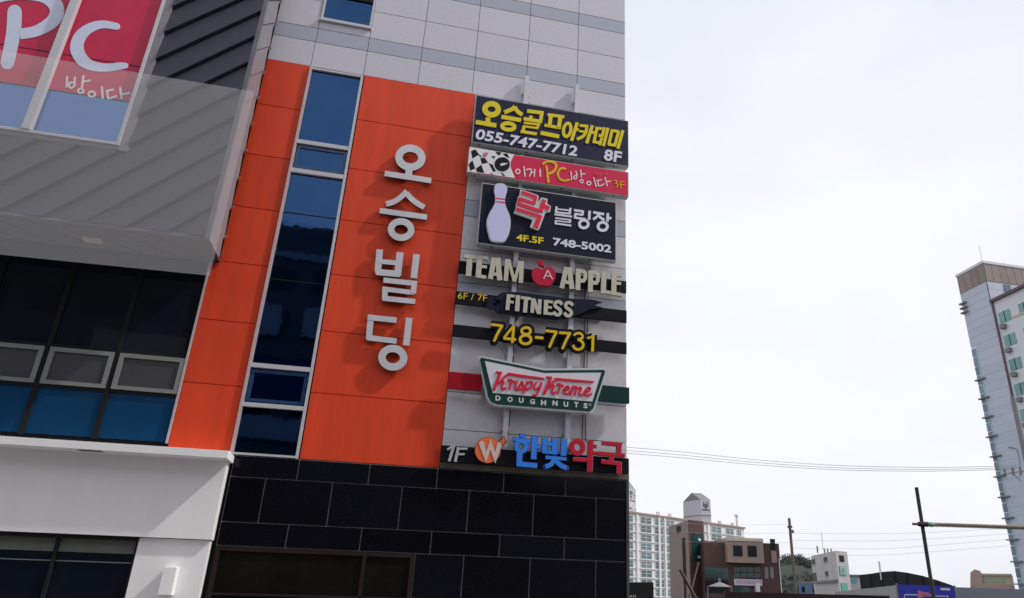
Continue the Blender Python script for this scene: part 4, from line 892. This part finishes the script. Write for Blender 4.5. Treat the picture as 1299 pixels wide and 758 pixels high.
# yellow house far right
y1_, y2_ = front(1231.5, 1284, 728, 150); yb = empty('yellow_house', (y1_[0], y1_[1], 0), 'pale yellow building with a peaked parapet and flat tan roof near the right tower', 'building')
ylm = mat('pale_yellow_render', (.50,.44,.30), .8); pinkr = mat('pinkish_render', (.42,.30,.27), .8)
block(yb, 'wall', vfoot([y1_, y2_], 6), 0, topz(1260,729.5,150), ylm)
pg = [PW(x, y, y1_, y2_) for x, y in ((1231,746),(1231,726),(1236.5,722),(1243,724),(1246,728),(1246,746))]; oy, dy, ny = wl(y1_, y2_)
mb = MB(); mb.prism([v+ny*.4 for v in pg], -ny*.6); mb.build('peaked_parapet', pinkr, yb)
for k in range(3): wpx(yb, 'window', y1_, y2_, (1247+k*10,733,1255+k*10,738.5), .08, mat('pale_green_glass', (.3,.42,.36), .3) if k == 0 else MATS['pale_green_glass'])
wpx(yb, 'coping', y1_, y2_, (1246,727.5,1283.5,729.5), .4, creamc); wpx(yb, 'lower_wall', y1_, y2_, (1238,741,1284,756), 1.5, pinkr)
# white glass canopy and crossed poles
cp_ = DP(913, 744, 70); ce = empty('white_canopy', (cp_.x, cp_.y, 0), 'small white peaked canopy in front of the maroon building', 'canopy')
mb = MB(); top = Vector((cp_.x, cp_.y, cp_.z+.42)); rg = [Vector((cp_.x+1.15*math.cos(t), cp_.y+1.15*math.sin(t), cp_.z)) for t in [i*math.pi/4 for i in range(8)]]
mb.add(rg+[top], [(i, (i+1) % 8, 8) for i in range(8)]+[tuple(range(7, -1, -1))]); mb.tube(top-Vector((0,0,.05)), top+Vector((0,0,.3)), .09, 6); mb.build('canopy_roof', roofg, ce)
for i in (0, 4): mb = MB(); mb.tube(rg[i]*1.0, (rg[i].x, rg[i].y, 0), .05, 6); mb.build('post', roofg, ce)
rustp = mat('rusty_steel_tube', (.10,.06,.05), .7, var=.3, scale=6); bamb = mat('dull_pole_wood', (.28,.24,.19), .8, var=.2, scale=4)
def pole(label, cat, name, a, b, dist, r, m, group=None):
    A1, B1 = DP(*a, dist), DP(*b, dist); mb = MB(); mb.tube(A1, B1, r, 10); o = mb.build(name, m, loc=A1); tag(o, label, cat, group); return o, A1, B1
pole('dark capped diagonal scaffold pole leaning across the lower left background', 'pole', 'scaffold_pole', (862.5,722), (889,770), 26, .05, rustp)
pole('pale thin pole leaning right to left against the diagonal scaffold pole', 'pole', 'scaffold_pole', (886,713), (870,775), 26.2, .03, bamb)
pole('upright rusty tube beside the crossed poles', 'pole', 'scaffold_pole', (869.5,738), (870,775), 26.4, .05, rustp)
# utility pole in the distance
def upole(label, x, yt, z, r, m=None):
    t = GP(x, yt, z); e = empty('utility_pole', (t.x, t.y, 0), label, 'utility pole'); mb = MB(); mb.tube((t.x,t.y,0), (t.x,t.y,z), r*1.15, 12, r); mb.build('shaft', m or bamb, e); return e, t
ue, ut = upole('lone dark wooden-looking utility pole between the maroon and white buildings', 1001, 657, 9, .13, mat('dark_pole', (.11,.095,.09), .8))
mb = MB(); mb.box(ut.x-.2, ut.x+.25, ut.y-.25, ut.y-.1, 7.6, 7.9); mb.build('clamp', rustp, ue)
mb = MB(); mb.box(ut.x-.17, ut.x+.17, ut.y-.17, ut.y+.17, 8.1, 8.3); mb.build('collar', rustp, ue)
# right tower
X0, Yn, Yf_ = 99.5, 79.3, 85.9; ZT = 60
tw = empty('apartment_tower', (X0, Yn, 0), 'tall pale blue apartment tower with brown crown and green windows at the right edge', 'building')
ptile = mat('pale_blue_tile', (.46, .51, .62), .5, var=.06, scale=.5, obj=.03); ptw = mat('pale_tile_white', (.62,.65,.70), .6, var=.05)
crown = mat('brown_crown_panel', (.26, .215, .20), .7, var=.15, scale=1, obj=.1); pipe = mat('maroon_pipe', (.12,.07,.09), .6); gw = mat('sea_green_glass', (.14,.30,.28), .3, var=.3, scale=.4, obj=.2)
mb = MB(); mb.box(X0+.05, X0+26, Yn+.05, Yf_-.05, 0, ZT-.5); mb.build('wall', ptw, tw)
mb = MB(); mb.box(X0-.15, X0+26, Yn-.15, Yf_+.15, ZT-.5, ZT); mb.build('roof_cap', ptw, tw)
for k in range(4): mb = MB(); w_ = (Yf_-Yn)/4; mb.box(X0-.06, X0+.2, Yn+k*w_+.04, Yn+(k+1)*w_-.04, ZT-4.0, ZT-.5); mb.build('crown_panel', crown, tw)
for k in range(8): mb = MB(); mb.box(X0+.04+k*1.6, X0+1.6+k*1.6-.04, Yn-.06, Yn+.2, ZT-4.0, ZT-.5); mb.build('crown_panel', crown, tw)
z = ZT-4.05
while z > 3:
    mb = MB(); mb.box(X0, X0+.2, Yn+.02, Yf_-(1.3 if z < ZT-14 else 0), z-1.45, z-.04); mb.build('tile_course', ptile, tw)
    if z > ZT-9: mb = MB(); mb.box(X0+.0, X0+14, Yn-.0, Yn+.2, z-1.45, z-.04); mb.build('tile_course', ptile, tw)
    z -= 1.5
k = 0; z = ZT-15; gstr = mat('pale_green_tile', (.36,.52,.48), .6)
bgl = mat('dusky_blue_glass', (.14,.20,.30), .3, var=.3, scale=.5, obj=.3)
while z > 3:
    mb = MB(); mb.box(X0-.02, X0+.2, Yf_-.95, Yf_-.02, z-1.5, z-.1); mb.build('stair_window', bgl, tw); mb = MB(); mb.box(X0-.02, X0+.2, Yf_-.95, Yf_-.02, z-3.3, z-1.7); mb.build('stair_window', bgl, tw)
    mb = MB(); mb.box(X0-.03, X0+.2, Yf_-1.3, Yf_-.99, z-3.4, z-.03); mb.build('green_strip', gstr, tw)
    if k % 1 == 0 and z < ZT-18: mb = MB(); mb.box(X0-.45, X0+.3, Yf_-2.0, Yf_+.25, z-2.6, z-2.4); mb.build('balcony_lip', roofg, tw)
    z -= 3.4; k += 1
for i in range(3): mb = MB(); mb.box(X0-.5, X0+.2, Yf_-1.2, Yf_+.3, ZT-6.2-i*.9, ZT-5.9-i*.9); mb.build('vent_fin', roofg, tw)
zw = PW(1257, 381, (X0, Yn), (X0, Yf_)).z; XW = X0+.02
mb = MB(); mb.box(XW, XW+22, 40, Yn-.02, 0, zw-.5); mb.build('front_wing', ptw, tw)
mb = MB(); mb.box(XW-.5, XW+22, 39.5, Yn-.01, zw-.5, zw); mb.build('wing_eave', pipe, tw)
mb = MB(); mb.box(XW-.25, XW, Yn-.35, Yn-.05, 0, zw-.5); mb.build('corner_pipe', pipe, tw)
fx = lambda x, y: PW(x, y, (XW, Yn), (XW, 40))
ya, yb_ = fx(1267, 400).y, fx(1281.5, 395).y; yc, yd = fx(1292, 390).y, fx(1306, 386).y
zt_ = fx(1267, 397).z; pit = (fx(1267,397).z-fx(1272,427).z)
k = 0
while zt_-k*pit > 3:
    zz = zt_-k*pit
    for (p0, p1) in ((ya, yb_), (yc, yd), (yd-(ya-yc), yd-(ya-yc)-(ya-yb_))):
        mb = MB(); mb.box(XW-.06, XW+.1, min(p0,p1), max(p0,p1), zz-2.0, zz); mb.build('window', gw, tw)
        mb = MB(); mb.box(XW-.10, XW+.1, (p0+p1)/2-.06, (p0+p1)/2+.06, zz-2.0, zz); mb.build('window_mullion', darkg, tw)
    mb = MB(); mb.box(XW-.07, XW+.1, max(p0, p1)-.1, yb_-.05, zz-2.0, zz-1.6); mb.build('stone_band', creamc if k == 0 else pinkr, tw) if k == 0 else None
    mb = MB(); mb.box(XW-.7, XW, ya-1.2, ya-.3, zz-3.1, zz-2.4); mb.build('air_conditioner', roofg, tw); k += 1
wpx(tw, 'roof_window', (X0, Yn), (X0+20, Yn), (1273.5,361,1282,370), .1, bgl)
mb = MB(); mb.tube((X0+3, Yn+3, ZT), (X0+3, Yn+3, ZT+5), .035, 6); mb.tube((X0+8, Yn+3, ZT), (X0+8, Yn+3, ZT+2), .08, 6); mb.tube((X0+7.2, Yn+3, ZT+1.8), (X0+9, Yn+3, ZT+1.4), .06, 6); mb.build('antenna', roofg, tw)
# concrete pole with street lamp and crossarm at the right edge
t = GP(1297, 560, 9.2); le = empty('utility_pole', (t.x, t.y, 0), 'grey concrete pole with curved street lamp and insulator crossarm at the right edge', 'utility pole')
gc = mat('weathered_concrete_pole', (.26,.26,.28), .8); cpx = lambda x, y: PW(x, y, (t.x-5, t.y), (t.x+5, t.y))
mb = MB(); mb.tube((t.x,t.y,0), (t.x,t.y,11.5), .17, 12, .12); mb.build('shaft', gc, le)
R2 = Zf(1200,470,4.459)
ca, cb = cpx(*R2((303,586))), cpx(*R2((470,560))); mb = MB(); mb.tube(ca, cb, .045, 6); mb.build('crossarm', gc, le)
mb = MB(); mb.tube(cpx(*R2((378,582))), cpx(*R2((425,625))), .025, 6); mb.build('brace', gc, le)
for q in ((330,555),(375,548),(418,545)): a = cpx(*R2(q)); mb = MB(); mb.tube(a, a+Vector((0,0,-.36)), .055, 8); mb.build('insulator', roofg, le)
pts = spline([(420,600),(418,520),(410,470),(395,442),(368,432)], False, 4); mb = MB()
for a, b in zip(pts, pts[1:]): mb.tube(cpx(*R2(a)), cpx(*R2(b)), .03, 6)
mb.build('lamp_arm', gc, le); mb = MB(); mb.tube(cpx(*R2((378,433))), cpx(*R2((356,434))), .07, 8, .05); mb.build('lamp_head', gc, le)
# foreground pipe and rope-wrapped rail
tp = GP(1162.5, 618, 3.1); fe = empty('steel_pipe', (tp.x, tp.y, 0), 'dark upright steel pipe in the foreground, crossed by a rope-wrapped rail', 'pipe post')
mb = MB(); mb.tube((tp.x,tp.y,0), (tp.x,tp.y,3.1), .024, 14); mb.build('tube', mat('weathered_dark_steel', (.065,.06,.065), .55, metal=.3, var=.35, scale=30), fe, smooth=False)
ropem = mat('braided_tan_rope', (.42,.35,.28), .85, var=.15, scale=30)
ra = PW(1158, 664.3, (tp.x-1, tp.y-.045), (tp.x+1, tp.y-.045)); rb = PW(1299, 669.2, (tp.x-1, tp.y-.045), (tp.x+1, tp.y-.045)); rd = (rb-ra); rb2 = ra+rd*1.9
re_ = empty('rope_rail', ra, 'horizontal rail wrapped in tan rope with a green cloth knot, tied to the dark pipe', 'rail')
mb = MB(); mb.tube(ra, rb2, .017, 10); mb.build('rail', rustp, re_)
mb = MB(); dn_ = rd.normalized(); u_ = dn_.orthogonal().normalized(); v_ = dn_.cross(u_); st0 = .22; LN = (rb2-ra).length
def rp(s, ph): return ra+dn_*s+(u_*math.cos(ph)+v_*math.sin(ph))*.020
for strand in range(3):
    s = st0; pr = None
    while s < LN:
        ph = s*2*math.pi/.11+strand*2.094; c = rp(s, ph)
        if pr is not None: mb.tube(pr, c, .0115, 5)
        pr = c; s += .0106
mb.build('rope', ropem, re_)
mb = MB()
for i in range(6):
    s = .10+i*.022; c = ra+dn_*s; ns = 12; mb.tube(c-dn_*.012, c+dn_*.012, .030+.004*(i % 2), ns)
mb.build('rope_knot', mat('dark_binding', (.05,.035,.03), .9), re_)
mb = MB()
for i in range(12):
    s = .21+i*.013; c = ra+dn_*s; rr_ = .020+.014*math.sin(i/11*math.pi); mb.tube(c, c+dn_*.014+Vector((0,0,.003)), rr_, 9, rr_*.9)
mb.build('green_cloth', mat('mint_cloth', (.22,.46,.38), .85, var=.2, scale=20), re_)
# overhead cables
cabm = mat('grey_cable', (.25,.25,.27), .6); cabl = mat('thin_grey_wire', (.40,.40,.43), .6)
def cable(label, pts, dist, r, m, grp):
    q = spline(pts, False, 6); V = [DP(x, y, dist) for x, y in q]; mb = MB()
    for a, b in zip(V, V[1:]): mb.tube(a, b, r, 5)
    return tag(mb.build('overhead_cable', m), label, 'cable', grp)
for i, (dy, lab) in enumerate(((0,'uppermost'),(4,'middle'),(7.5,'lowest'))):
    cable('%s sagging cable of the bundle crossing the open sky to the concrete pole' % lab, [(705,561+dy),(780,566+dy),(860,572.5+dy),(960,583+dy*.85),(1060,590+dy*.75),(1160,592.5+dy*.65),(1230,592+dy*.6),(1290,590+dy*.6)], 30, .008, cabm, 'cables crossing the sky')
for i, (y0, y1, y2, lab) in enumerate(((676,677,670,'first'),(685,686,677,'second'),(695,696,684,'third'),(703,704,692,'fourth'))):
    cable('%s from the top of the thin wires between the lone pole and the right tower' % lab, [(1003,y0),(1110,y1),(1190,(y1+y2)/2+1),(1280,y2)], 60, .008, cabl, 'thin wires above the low roofs')
for y0, lab in ((661,'highest'),(672,'middle'),(684,'lowest')):
    cable('%s thin wire running from the maroon building to the lone utility pole' % lab, [(730,y0-6),(800,y0-3),(900,y0+4),(1002,y0+4)], 70, .008, cabl, 'wires left of the lone pole')
